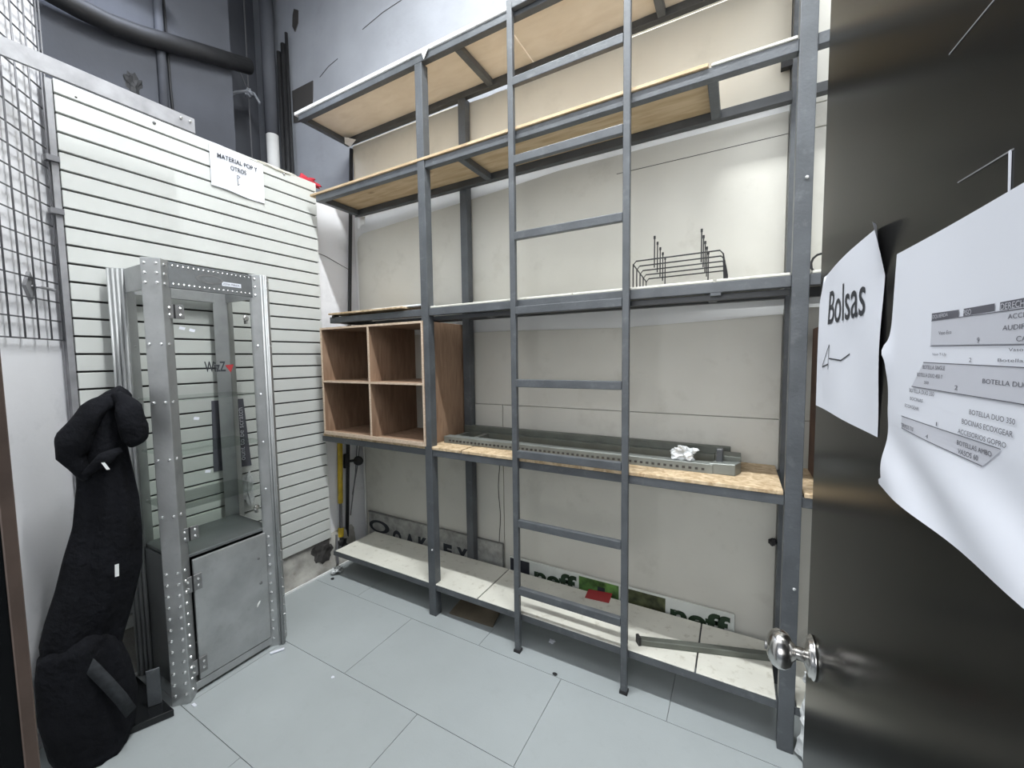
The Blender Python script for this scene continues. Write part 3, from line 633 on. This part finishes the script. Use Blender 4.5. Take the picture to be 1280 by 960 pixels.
put('rear_header', box(CX0-0.006, CX0+0.006, CY0+0.036, CY1-0.036, 1.752, 1.856), M['alu'], cab, bevel=0.002)
# glazing
gd = put('glass_door', box(FX-0.008, FX-0.003, CY0+0.042, CY1-0.042, 0.625, 1.748), M['glass'], cab)
put('side_glass', box(CX0+0.045, CX1-0.045, CY0-0.001, CY0+0.003, 0.62, 1.75), M['glass'], cab)
put('side_glass', box(CX0+0.045, CX1-0.045, CY1-0.003, CY1+0.001, 0.62, 1.75), M['glass'], cab)
for z in (1.285, 1.05, 0.815):
    put('glass_shelf', box(CX0+0.05, CX1-0.022, CY0+0.010, CY1-0.010, z-0.003, z+0.003), M['shelfglass'], cab)
text('WizZ', (FX-0.0029, 0.884, 1.402), (0, 1, 0), (0, 0, 1), 0.084, 0.046, M['ink'], cab, name='glass_decal', bold=0.02, depth=0.0003)
bm = extr([(FX-0.0029, 0.966, 1.430), (FX-0.0029, 1.002, 1.434), (FX-0.0029, 0.988, 1.396)], (0.0006, 0, 0)); put('glass_decal', bm, M['red'], cab, label='small red triangular mark beside the lettering')
# lower cupboard
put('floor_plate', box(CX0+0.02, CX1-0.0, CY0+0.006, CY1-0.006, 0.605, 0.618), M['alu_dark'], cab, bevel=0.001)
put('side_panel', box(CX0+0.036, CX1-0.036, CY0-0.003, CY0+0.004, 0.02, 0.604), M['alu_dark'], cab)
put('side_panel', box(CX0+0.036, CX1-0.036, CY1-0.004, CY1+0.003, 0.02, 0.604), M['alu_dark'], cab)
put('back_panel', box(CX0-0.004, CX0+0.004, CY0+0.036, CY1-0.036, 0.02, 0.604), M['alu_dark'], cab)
put('bottom_rail', box(FX-0.012, FX+0.001, CY0+0.036, CY1-0.036, 0.015, 0.050), M['alu'], cab, bevel=0.001)
dd = put('lower_door', box(FX-0.010, FX+0.004, CY0+0.052, CY1-0.040, 0.054, 0.596), M['alu'], cab, bevel=0.004, seg=2)
def hinge(z, s=0.052, par=None, y=CY0+0.046):
    hg = put('hinge', box(FX+0.004, FX+0.009, y-0.030, y-0.002, z-s*0.5, z+s*0.5), M['hinge'], cab, bevel=0.001)
    put('hinge_leaf', box(FX+0.004, FX+0.009, y+0.002, y+0.034, z-s*0.5, z+s*0.5), M['hinge'], hg, bevel=0.001)
    put('hinge_pin', sweep([(FX+0.009, y, z-s*0.5), (FX+0.009, y, z+s*0.5)], 0.0035, 8), M['rubber'], hg)
    bm = bmesh.new()
    for yy in (y-0.017, y+0.020):
        for zz in (z-0.014, z+0.014): dome(bm, (FX+0.009, yy, zz), (1, 0, 0), 0.0062)
    put('rivets', bm, M['rivet'], hg, kind='stuff')
for z in (1.655, 0.715, 0.495, 0.120): hinge(z, 0.058 if z > 0.6 else 0.07)
def lock(y, z, x=FX):
    lk = put('lock', lathe([(0, 0.013), (0.006, 0.013), (0.008, 0.009)], (x-0.003, y, z), (1, 0, 0), 16), M['chrome'], cab)
    put('cam', box(x-0.012, x+0.006, y-0.004, y+0.004, z-0.026, z-0.008), M['hinge'], lk)
lock(1.066, 1.650); lock(1.066, 0.735)
put('lock', lathe([(0, 0.008), (0.004, 0.006)], (FX+0.004, 1.064, 0.355), (1, 0, 0), 12), M['hinge'], cab)
put('lock', lathe([(0, 0.006), (0.003, 0.005)], (FX+0.004, 1.060, 0.48), (1, 0, 0), 12), M['hinge'], cab)
put('door_pull', hexa(bmesh.new(), [(FX+0.004, 1.040, 0.245), (FX+0.004, 1.052, 0.258), (FX+0.004, 1.055, 0.270), (FX+0.004, 1.043, 0.258), (FX+0.008, 1.040, 0.245), (FX+0.008, 1.052, 0.258), (FX+0.008, 1.055, 0.270), (FX+0.008, 1.043, 0.258)]), M['white'], cab, label='small white scratch-like slot mark')
for z, y in ((1.585, 0.80), (1.578, 0.835), (1.20, 0.83), (0.96, 0.86)):
    put('tape_residue', hexa(bmesh.new(), [(FX-0.0029, y, z), (FX-0.0029, y+0.020, z-0.004), (FX-0.0029, y+0.024, z+0.007), (FX-0.0029, y+0.004, z+0.012), (FX-0.0022, y, z), (FX-0.0022, y+0.020, z-0.004), (FX-0.0022, y+0.024, z+0.007), (FX-0.0022, y+0.004, z+0.012)]), M['paper'], cab)
# scrap of slogan sign seen through the glass, fixed to the slatwall
ss = thing('slogan_plate', 'dark plate with a pale vertical slogan on the slatwall seen through the cabinet glass', 'sign', (-2.449, 1.16, 0.85))
put('plate', hexa(bmesh.new(), [(-2.4495, 1.075, 0.855), (-2.4495, 1.268, 0.845), (-2.4495, 1.243, 1.235), (-2.4495, 1.085, 1.238), (-2.4465, 1.075, 0.855), (-2.4465, 1.268, 0.845), (-2.4465, 1.243, 1.235), (-2.4465, 1.085, 1.238)]), M['print_dark'], ss)
text('ount to be scratch', (-2.446, 1.236, 0.885), (0, 0, 1), (0, -1, 0), 0.30, 0.028, M['paper'], ss)
o = put('plastic_sleeve', lump((-2.436, 1.235, 0.72), 0.05, 0.8, 4, 3, 8, (0.18, 0.7, 1.5)), M['plastic']); tag(o, 'crumpled clear plastic sleeve behind the cabinet glass near its floor plate', 'plastic wrap')
# scraps round the cabinet foot
o = put('cigarette_end', sweep([(-1.985, 1.065, 0.006), (-1.955, 1.118, 0.006)], 0.006, 8), M['paper']); tag(o, 'white paper roll on the floor at the right foot of the cabinet', 'paper scrap')
o = put('paper_scrap', box(-1.985, -1.960, 0.735, 0.745, 0.0, 0.004), M['paper']); tag(o, 'white paper scrap on the floor at the left foot of the cabinet', 'paper scrap')
# black base board and bracket left of the cabinet
o = put('black_base_board', hexa(bmesh.new(), [(-1.985, 0.676, 0.0), (-2.06, 0.50, 0.0), (-2.30, 0.58, 0.0), (-2.35, 0.676, 0.0), (-1.985, 0.676, 0.03), (-2.06, 0.50, 0.03), (-2.30, 0.58, 0.03), (-2.35, 0.676, 0.03)]), M['blackgloss'], bevel=0.002); tag(o, 'glossy black board lying on the floor left of the cabinet', 'board')
o = put('metal_bracket', obox((-2.090, 0.628), (-2.070, 0.668), 0.006, 0.155, 0.0305), M['steel'], bevel=0.002); tag(o, 'small blue-grey metal bracket standing on the black board', 'bracket')

# ------------------------------------------------------------------ BLACK GARMENT AND BAG
ang = math.radians(-77); BC = Vector((2.15*math.sin(ang), 2.15*math.cos(ang), 0)); BU = Vector((math.cos(ang), -math.sin(ang), 0)); BN = Vector((math.sin(ang), math.cos(ang), 0))
def interp(tab, z):
    if z >= tab[0][1]: return tab[0][0]
    for (a, za), (b, zb_) in zip(tab, tab[1:]):
        if zb_ <= z <= za: return a+(b-a)*(za-z)/max(1e-6, za-zb_)
    return tab[-1][0]
def loft(L, R, z0, z1, dep, nz=60, nr=40, fold=0.10, seed=0, off=0.0, bm=None):
    bm = bm or bmesh.new(); rings = []
    for i in range(nz+1):
        z = z0+(z1-z0)*i/nz; l = interp(L, z); r = interp(R, z); c = (l+r)/2; hw = (r-l)/2; d = dep(z) if callable(dep) else dep
        cap = min(1, math.sqrt(max(0.0, 1-(1-min(1, (nz-i)/4))**2))+0.12)
        ring = []
        for k in range(nr):
            a = 2*math.pi*k/nr
            fo = 1+fold*noise.noise(Vector((math.cos(a)*2.2, math.sin(a)*2.2+seed, z*1.6)))+fold*0.5*noise.noise(Vector((math.cos(a)*5, math.sin(a)*5+seed, z*4)))
            fo = fo if abs(math.cos(a)) < 0.93 else 1+(fo-1)*0.3
            p = BC+BU*(c+hw*math.cos(a)*cap)+BN*(off+d*math.sin(a)*fo*cap); ring.append(bm.verts.new((p.x, p.y, z)))
        rings.append(ring)
    for a, b in zip(rings, rings[1:]):
        for k in range(nr): bm.faces.new((a[k], a[(k+1) % nr], b[(k+1) % nr], b[k]))
    bm.faces.new(rings[0]); bm.faces.new(rings[-1])
    return bm
gm = thing('black_garment', 'limp black hooded garment draped upright beside the cabinet', 'garment', tuple(BC))
L = [(0.100, 1.36), (0.050, 1.30), (0.02, 1.22), (0.0, 1.10), (-0.003, 1.0), (-0.008, 0.966), (-0.022, 0.851), (-0.052, 0.743), (-0.077, 0.635), (-0.108, 0.531), (-0.125, 0.456), (-0.12, 0.25)]
R = [(0.160, 1.36), (0.165, 1.318), (0.150, 1.25), (0.140, 1.129), (0.148, 1.052), (0.162, 0.921), (0.164, 0.79), (0.158, 0.659), (0.12, 0.50), (0.09, 0.40), (0.06, 0.25)]
put('body', loft(L, R, 0.25, 1.36, lambda z: 0.055+0.03*(1.36-z), fold=0.5, seed=1), M['black'], gm, smooth=True)
def blob(pts, rs, seed, flat=0.8):
    pts = [BC+BU*p[0]+BN*p[1]+Vector((0, 0, p[2])) for p in pts]
    # resample
    P = []; RS = []
    for i in range(len(pts)-1):
        for k in range(6): P.append(pts[i].lerp(pts[i+1], k/6)); RS.append(rs[i]+(rs[i+1]-rs[i])*k/6)
    P.append(pts[-1]); RS.append(rs[-1])
    bm = sweep(P, 0.1, 20, rs=RS)
    for v in bm.verts: v.co += v.co.normalized()*0.0+Vector((noise.noise(v.co*14+Vector((seed, 0, 0))), noise.noise(v.co*14+Vector((0, seed, 0))), noise.noise(v.co*14)))*0.010
    return bm
put('sleeve', blob([(0.12, -0.045, 1.325), (0.05, -0.055, 1.27), (0.005, -0.055, 1.19), (-0.008, -0.050, 1.12), (0.03, -0.04, 1.03)], [0.018, 0.040, 0.046, 0.038, 0.012], 1), M['black'], gm, smooth=True)
put('hood', blob([(0.115, -0.05, 1.34), (0.145, -0.07, 1.28), (0.152, -0.08, 1.21), (0.158, -0.075, 1.165), (0.15, -0.06, 1.135)], [0.015, 0.036, 0.041, 0.036, 0.012], 5), M['black'], gm, smooth=True)
put('lapel', blob([(0.02, -0.07, 1.05), (0.07, -0.085, 1.10), (0.12, -0.08, 1.13)], [0.010, 0.022, 0.010], 7), M['black'], gm, smooth=True)
def tagq(u0, z0, u1, z1, wdt, off):
    a = BC+BU*u0+BN*off+Vector((0, 0, z0)); b = BC+BU*u1+BN*off+Vector((0, 0, z1)); s = BU*wdt/2
    return hexa(bmesh.new(), [a-s, a+s, b+s, b-s, a-s-BN*0.002, a+s-BN*0.002, b+s-BN*0.002, b-s-BN*0.002])
put('care_label', tagq(0.066, 1.093, 0.078, 1.065, 0.009, -0.108), M['white'], gm, label='small white label on the chest')
put('care_label', tagq(0.080, 0.713, 0.078, 0.668, 0.011, -0.112), M['white'], gm, label='white label on the side')
bg = thing('black_bag', 'slumped black bag with a grey strap on the floor at lower left', 'bag', tuple(BC))
L = [(-0.06, 0.47), (-0.131, 0.42), (-0.141, 0.344), (-0.143, 0.195), (-0.127, 0.049), (-0.11, 0.0)]
R = [(0.03, 0.47), (0.075, 0.40), (0.10, 0.30), (0.115, 0.173), (0.105, 0.06), (0.08, 0.0)]
put('body', loft(L, R, 0.001, 0.47, lambda z: 0.11-0.05*z, nz=36, fold=0.28, seed=9, off=-0.02), M['black'], bg, smooth=True)
def strap():
    bm = bmesh.new(); pts = [(-0.02, -0.112, 0.400), (0.0, -0.128, 0.365), (0.03, -0.138, 0.30), (0.062, -0.140, 0.22), (0.085, -0.138, 0.15)]
    rr = []
    for u_, n_, z_ in pts:
        c = BC+BU*u_+BN*n_+Vector((0, 0, z_)); s = (BU*0.8+Vector((0, 0, 0.6)))*0.019; rr.append((bm.verts.new(c-s), bm.verts.new(c+s)))
    for a, b in zip(rr, rr[1:]): bm.faces.new((a[0], b[0], b[1], a[1]))
    return bm
o = put('strap', strap(), M['strap'], bg, smooth=True); s = o.modifiers.new('s', 'SOLIDIFY'); s.thickness = 0.004

# ------------------------------------------------------------------ DOOR with knob
th = math.radians(-2.0); E0 = Vector((0.10720675, 0.77259738, 0)); DD = Vector((-math.sin(th), -math.cos(th), 0)); DN = Vector((-math.cos(th), math.sin(th), 0))
def D(s, z, o=0.0): return E0+DD*s+DN*o+Vector((0, 0, z))
dr = put('door_1', hexa(bmesh.new(), [D(0, 0.012), D(0.80, 0.012), D(0.80, 0.012, -0.04), D(0, 0.012, -0.04), D(0, 2.30), D(0.80, 2.30), D(0.80, 2.30, -0.04), D(0, 2.30, -0.04)]), M['doorsteel'], kind='structure')
KZ = 0.992; KS = 0.048
kb = put('door_knob', lathe([(0.010, 0.010), (0.022, 0.0095), (0.027, 0.016), (0.031, 0.0235), (0.038, 0.0275), (0.046, 0.0280), (0.053, 0.0245), (0.058, 0.017), (0.0605, 0.008), (0.061, 0.001)], D(KS, KZ), DN, 36), M['chrome'], dr, smooth=True)
put('rosette', lathe([(0.0, 0.031), (0.003, 0.031), (0.005, 0.027), (0.007, 0.028), (0.009, 0.022), (0.012, 0.013), (0.013, 0.011)], D(KS, KZ), DN, 36), M['chrome'], dr, smooth=True)
put('key_cylinder', lathe([(0.0, 0.006), (0.002, 0.006)], D(KS, KZ, 0.0608), DN, 16), M['hinge'], dr)
for (a, b) in (((0.3773, 1.65), (0.4277, 1.6476)), ((0.3992, 1.5581), (0.4551, 1.5546))):
    put('scratch', sweep([D(a[0], a[1], 0.0), D(b[0], b[1], 0.0)], 0.0006, 4), M['barmat'], dr)
o = put('paint_drip', hexa(bmesh.new(), [D(0.4539, 1.5318, 0.0002), D(0.4548, 1.5318, 0.0002), D(0.4535, 1.5549, 0.0002), D(0.4520, 1.5549, 0.0002), D(0.4539, 1.5318, 0.0008), D(0.4548, 1.5318, 0.0008), D(0.4535, 1.5549, 0.0008), D(0.4520, 1.5549, 0.0008)]), M['paper'], dr, label='white paint drip')
# papers
UD = DD; VD = Vector((0, 0, 1))
def sheet(sfun, s_n, z_n, disp, name, parent):
    bm = bmesh.new(); g = []
    for i in range(s_n+1):
        g.append([])
        for j in range(z_n+1):
            s_, z_ = sfun(i/s_n, j/z_n); g[-1].append(bm.verts.new(D(s_, z_, disp(s_, z_))))
    for i in range(s_n):
        for j in range(z_n): bm.faces.new((g[i][j], g[i+1][j], g[i+1][j+1], g[i][j+1]))
    return put(name, bm, M['paper'], parent, smooth=True)
def d1(s, z):
    o = 0.0015+0.0010*math.sin(s*28)*math.sin(z*40)
    o += 0.010*max(0, (s-0.245)/0.032)**2*max(0, (z-1.52)/0.05)
    return o
n1 = thing('bolsas_notice', 'white paper notice reading Bolsas with a small arrow, near the door edge', 'notice', tuple(D(0.13, 1.37)))
n1.name = 'paper_notice'; ORG[n1.name] = Vector(n1.location)
def f1(a, b):
    z = 1.370+0.200*b
    l = 0.006+0.030*max(0, b-0.78)/0.22
    return l+(0.277-l)*a, z-(0.012*(1-a)**3 if b > 0.98 else 0)
sheet(f1, 30, 20, d1, 'sheet', n1)
def dtext(txt, s0, z0, wid, h, par, disp, m='ink', bold=0.0, nm='printed_text'):
    return text(txt, D(s0, z0), UD, VD, wid, h, M[m], par, name=nm, bold=bold, depth=0.0, disp=lambda a, b: disp(s0+a, z0+b)+0.0006)
dtext('Bolsas', 0.0675, 1.4885, 0.160, 0.045, n1, d1, bold=0.004)
def line(p, q, wd, par, disp, m='ink', nm='printed_line', n=8):
    bm = bmesh.new(); a = Vector((*p, 0)); b = Vector((*q, 0)); d = (b-a).normalized(); s = Vector((-d.y, d.x, 0))*wd/2; r = []
    for i in range(n+1):
        c = a.lerp(b, i/n); r.append([bm.verts.new(D(x.x, x.y, disp(x.x, x.y)+0.0006)) for x in (c-s, c+s)])
    for u, v in zip(r, r[1:]): bm.faces.new((u[0], v[0], v[1], u[1]))
    return put(nm, bm, M[m], par)
ar = [((0.085, 1.4425), (0.14, 1.4405)), ((0.14, 1.4405), (0.176, 1.4485)), ((0.046, 1.430), (0.084, 1.461)), ((0.084, 1.461), (0.080, 1.4275)), ((0.046, 1.430), (0.080, 1.4345))]
for a, b in ar: line(a, b, 0.0018, n1, d1, nm='arrow_stroke')
def d2(s, z):
    o = 0.0016+0.0009*math.sin(s*22+z*18)
    o += 0.0030*max(0, (1.39-z)/0.06)**1.5
    o += 0.0045*math.exp(-((s-0.300)/0.010)**2)*math.exp(-((z-1.445)/0.018)**2)
    o += 0.0020*math.sin((s-0.40)*40+(z-1.36)*90)*max(0, min(1, (1.40-z)/0.04))
    return o
n2 = thing('list_notice', 'white paper notice with a printed table of stock, taped at the right of the door', 'notice', tuple(D(0.44, 1.33)))
n2.name = 'paper_notice'; ORG[n2.name] = Vector(n2.location)
def f2(a, b):
    z = 1.330+0.203*b
    l = 0.303+(-0.010 if b < 0.03 else 0)-0.008*math.exp(-((z-1.452)/0.006)**2)+0.004*b
    return l+(0.585-l)*a, z
sheet(f2, 60, 50, d2, 'sheet', n2)
def quad(p, m, nm='printed_cell', n=14):
    bm = bmesh.new(); g = []
    for i in range(n+1):
        a = i/n; bl = Vector(p[0]).lerp(Vector(p[1]), a); tl = Vector(p[3]).lerp(Vector(p[2]), a)
        g.append([])
        for j in range(5):
            c = bl.lerp(tl, j/4); g[-1].append(bm.verts.new(D(c.x, c.y, d2(c.x, c.y)+0.0004)))
    for i in range(n):
        for j in range(4): bm.faces.new((g[i][j], g[i+1][j], g[i+1][j+1], g[i][j+1]))
    return put(nm, bm, M[m], n2)
RE = 0.545
quad([(0.379, 1.4545), (RE, 1.4525), (RE, 1.4715), (0.378, 1.4715)], 'print_grey')
quad([(0.354, 1.4236), (RE, 1.4230), (RE, 1.4413), (0.3706, 1.4422)], 'print_grey')
quad([(0.3392, 1.3891), (0.4483, 1.3851), (0.4642, 1.3975), (0.338, 1.3986)], 'print_grey')
quad([(0.378, 1.4715), (0.4125, 1.4712), (0.4125, 1.4760), (0.3775, 1.4768)], 'print_dark')
quad([(0.4181, 1.4712), (0.4495, 1.4708), (0.4495, 1.4758), (0.4181, 1.4760)], 'print_dark')
quad([(0.4544, 1.4706), (RE, 1.4700), (RE, 1.4758), (0.4544, 1.4758)], 'print_dark')
for a, b in (((0.379, 1.4538), (RE, 1.452)), ((0.3706, 1.4422), (RE, 1.4412)), ((0.354, 1.4236), (RE, 1.4235)), ((0.338, 1.3986), (0.4642, 1.3981)), ((0.339, 1.3891), (0.4483, 1.3851)), ((0.378, 1.4715), (RE, 1.4700))):
    line(a, b, 0.0005, n2, d2, m='print_dark', n=16)
for r_ in [('Vaso Eco', 0.3894, 1.4613, 0.406, 0.0024), ('9', 0.435, 1.4547, 0.4375, 0.0031), ('ACCESORIOS', 0.4623, 1.4663, 0.4967, 0.0025), ('AUDIFONOS', 0.4584, 1.4606, 0.494, 0.0026),
 ('CABLES', 0.4702, 1.4545, 0.4911, 0.0027), ('Vaso T-Up', 0.383, 1.4467, 0.4016, 0.0023), ('2', 0.4285, 1.4435, 0.4309, 0.0025), ('Vaso Trip', 0.4646, 1.449, 0.4882, 0.0023),
 ('Botellas aqua', 0.456, 1.4435, 0.496, 0.0023), ('BOTELLA SINGLE', 0.3704, 1.4376, 0.4013, 0.0027), ('BOTELLA DUO 450 Y', 0.3621, 1.4318, 0.3993, 0.0027), ('350', 0.374, 1.4268, 0.3809, 0.0021),
 ('2', 0.4148, 1.4258, 0.4183, 0.0028), ('BOTELLA DUO 450', 0.4435, 1.4317, 0.493, 0.0026), ('BOTELLA DUO 350', 0.3509, 1.4191, 0.3897, 0.003), ('BOCINAS', 0.3529, 1.4131, 0.3741, 0.0025),
 ('ECOXGEAR', 0.3439, 1.4067, 0.3685, 0.0025), ('1', 0.3955, 1.3996, 0.3967, 0.0027), ('BOTELLA DUO 350', 0.4329, 1.4126, 0.4737, 0.0029), ('BOCINAS ECOXGEAR', 0.426, 1.4059, 0.4728, 0.0031),
 ('ACCESORIOS GOPRO', 0.4225, 1.3994, 0.4682, 0.0029), ('TERMOS 710', 0.3387, 1.3900, 0.3626, 0.0031), ('4', 0.3832, 1.3890, 0.3866, 0.0028), ('BOTELLAS AMBO', 0.4221, 1.3922, 0.4564, 0.0029), ('VASOS 60', 0.4239, 1.3870, 0.444, 0.0031)]:
    dtext(r_[0], r_[1], r_[2], r_[3]-r_[1], r_[4], n2, d2, m='print_dark')
for t_, s0, z0, s1, h_ in (('IZQUIERDA', 0.3799, 1.4725, 0.4009, 0.0028), ('PISO', 0.4192, 1.4718, 0.4279, 0.0032), ('DERECHA', 0.4564, 1.4716, 0.480, 0.0033)):
    dtext(t_, s0, z0, s1-s0, h_, n2, lambda a, b: d2(a, b)+0.0004, m='print_grey')

# paper sign on slatwall
pn = thing('paper_notice', 'wrinkled white paper sign reading material pop y otros, at the slatwall top', 'notice', (-2.446, 1.27, 2.37))
def d3(y, z): return -2.4475+0.004+0.004*abs(noise.noise(Vector((y*9, z*14, 1))))+0.003*math.sin((y-1.14)*14+(z-2.37)*16)**2
bm = bmesh.new(); g = []
for i in range(31):
    g.append([])
    for j in range(25):
        a = i/30; b = j/24
        y = 1.145+0.275*a; z = (2.378-0.012*a)+0.222*b+0.003*math.sin(a*7)
        g[-1].append(bm.verts.new((d3(y, z), y, z)))
for i in range(30):
    for j in range(24): bm.faces.new((g[i][j], g[i+1][j], g[i+1][j+1], g[i][j+1]))
put('sheet', bm, M['paper'], pn, smooth=True)
def stext(tx, y0, z0, w_, h_): text(tx, (-2.4475, y0, z0), (0, 1, 0), (0, 0, 1), w_, h_, M['ink'], pn, name='printed_text', depth=0, bold=0.02, disp=lambda a, b: (d3(y0+a, z0+b)+2.4475)+0.0045)
stext('MATERIAL POP Y', 1.180, 2.532, 0.205, 0.024); stext('OTROS', 1.242, 2.490, 0.080, 0.024)
bm = bmesh.new()
for a, b in (((1.275, 2.475), (1.278, 2.42)), ((1.278, 2.475), (1.290, 2.468)), ((1.290, 2.468), (1.276, 2.455)), ((1.278, 2.42), (1.286, 2.43))):
    sweep([(d3(*a)+0.001, *a), (d3(*b)+0.001, *b)], 0.0014, 4, bm)
put('arrow_stroke', bm, M['ink'], pn)

# ------------------------------------------------------------------ BEHIND THE DOOR, FLOOR BITS
o = put('brown_box', box(0.262, 0.55, 1.75, 2.03, Z[1]+BH[1]+0.017, 1.55), M['brown'], bevel=0.004); tag(o, 'dark brown box on the shelf behind the open door', 'box')
o = put('plastic_bag', lump((0.262, 1.66, 0.12), 0.05, 0.9, 5, 4, 6, (0.7, 1.0, 2.2)), M['plastic']); tag(o, 'crumpled clear plastic bag on the floor beside the door bottom', 'bag')
o = put('plastic_bag', lump((0.262, 1.69, 0.29), 0.03, 0.9, 5, 4, 11, (0.8, 1.0, 1.2)), M['plastic']); tag(o, 'small clear plastic bag just behind the door knob', 'bag')
o = put('hook', sweep([(0.25+0.03*math.cos(a*0.5), 1.80, 1.765+0.035*math.sin(a*0.5)) for a in range(2, 11)], 0.004, 6), M['wire']); tag(o, 'black curved hook on the shelf peeking past the door', 'hook')
o = put('cardboard_piece', hexa(bmesh.new(), [(-1.40, 1.735, 0.001), (-1.12, 1.752, 0.001), (-1.14, 1.90, 0.03), (-1.40, 1.90, 0.03), (-1.40, 1.735, 0.007), (-1.12, 1.752, 0.007), (-1.14, 1.90, 0.036), (-1.40, 1.90, 0.036)]), M['cardboard']); tag(o, 'brown cardboard piece lying under the bottom shelf beside the left post', 'cardboard')
for (x, y, r_, m_, lb) in ((-0.795, 1.80, 0.014, 'paper', 'white crumb of plaster on the shaded floor between the ladder feet'), (-0.700, 1.615, 0.008, 'rubber', 'dark crumb on the floor tile in front of the ladder'),
        (-2.335, 1.215, 0.012, 'rubber', 'black scrap on the floor right of the cabinet'), (-1.585, 1.118, 0.006, 'paper', 'white chip lying on the tile joint right of the cabinet'), (-2.31, 1.66, 0.010, 'rubber', 'dark crumb on the floor near the curb corner')):
    o = put('crumb', lump((x, y, r_*0.4), r_, 0.7, 4, 2, r_*900, (1.3, 1, 0.45)), M[m_]); tag(o, lb, 'debris')
o = put('foil_scrap', lump((-2.345, 1.72, 0.025), 0.03, 0.9, 5, 3, 13, (1, 1.3, 0.6)), M['plastic']); tag(o, 'crumpled silver foil on the floor at the left end of the bottom shelf', 'foil')
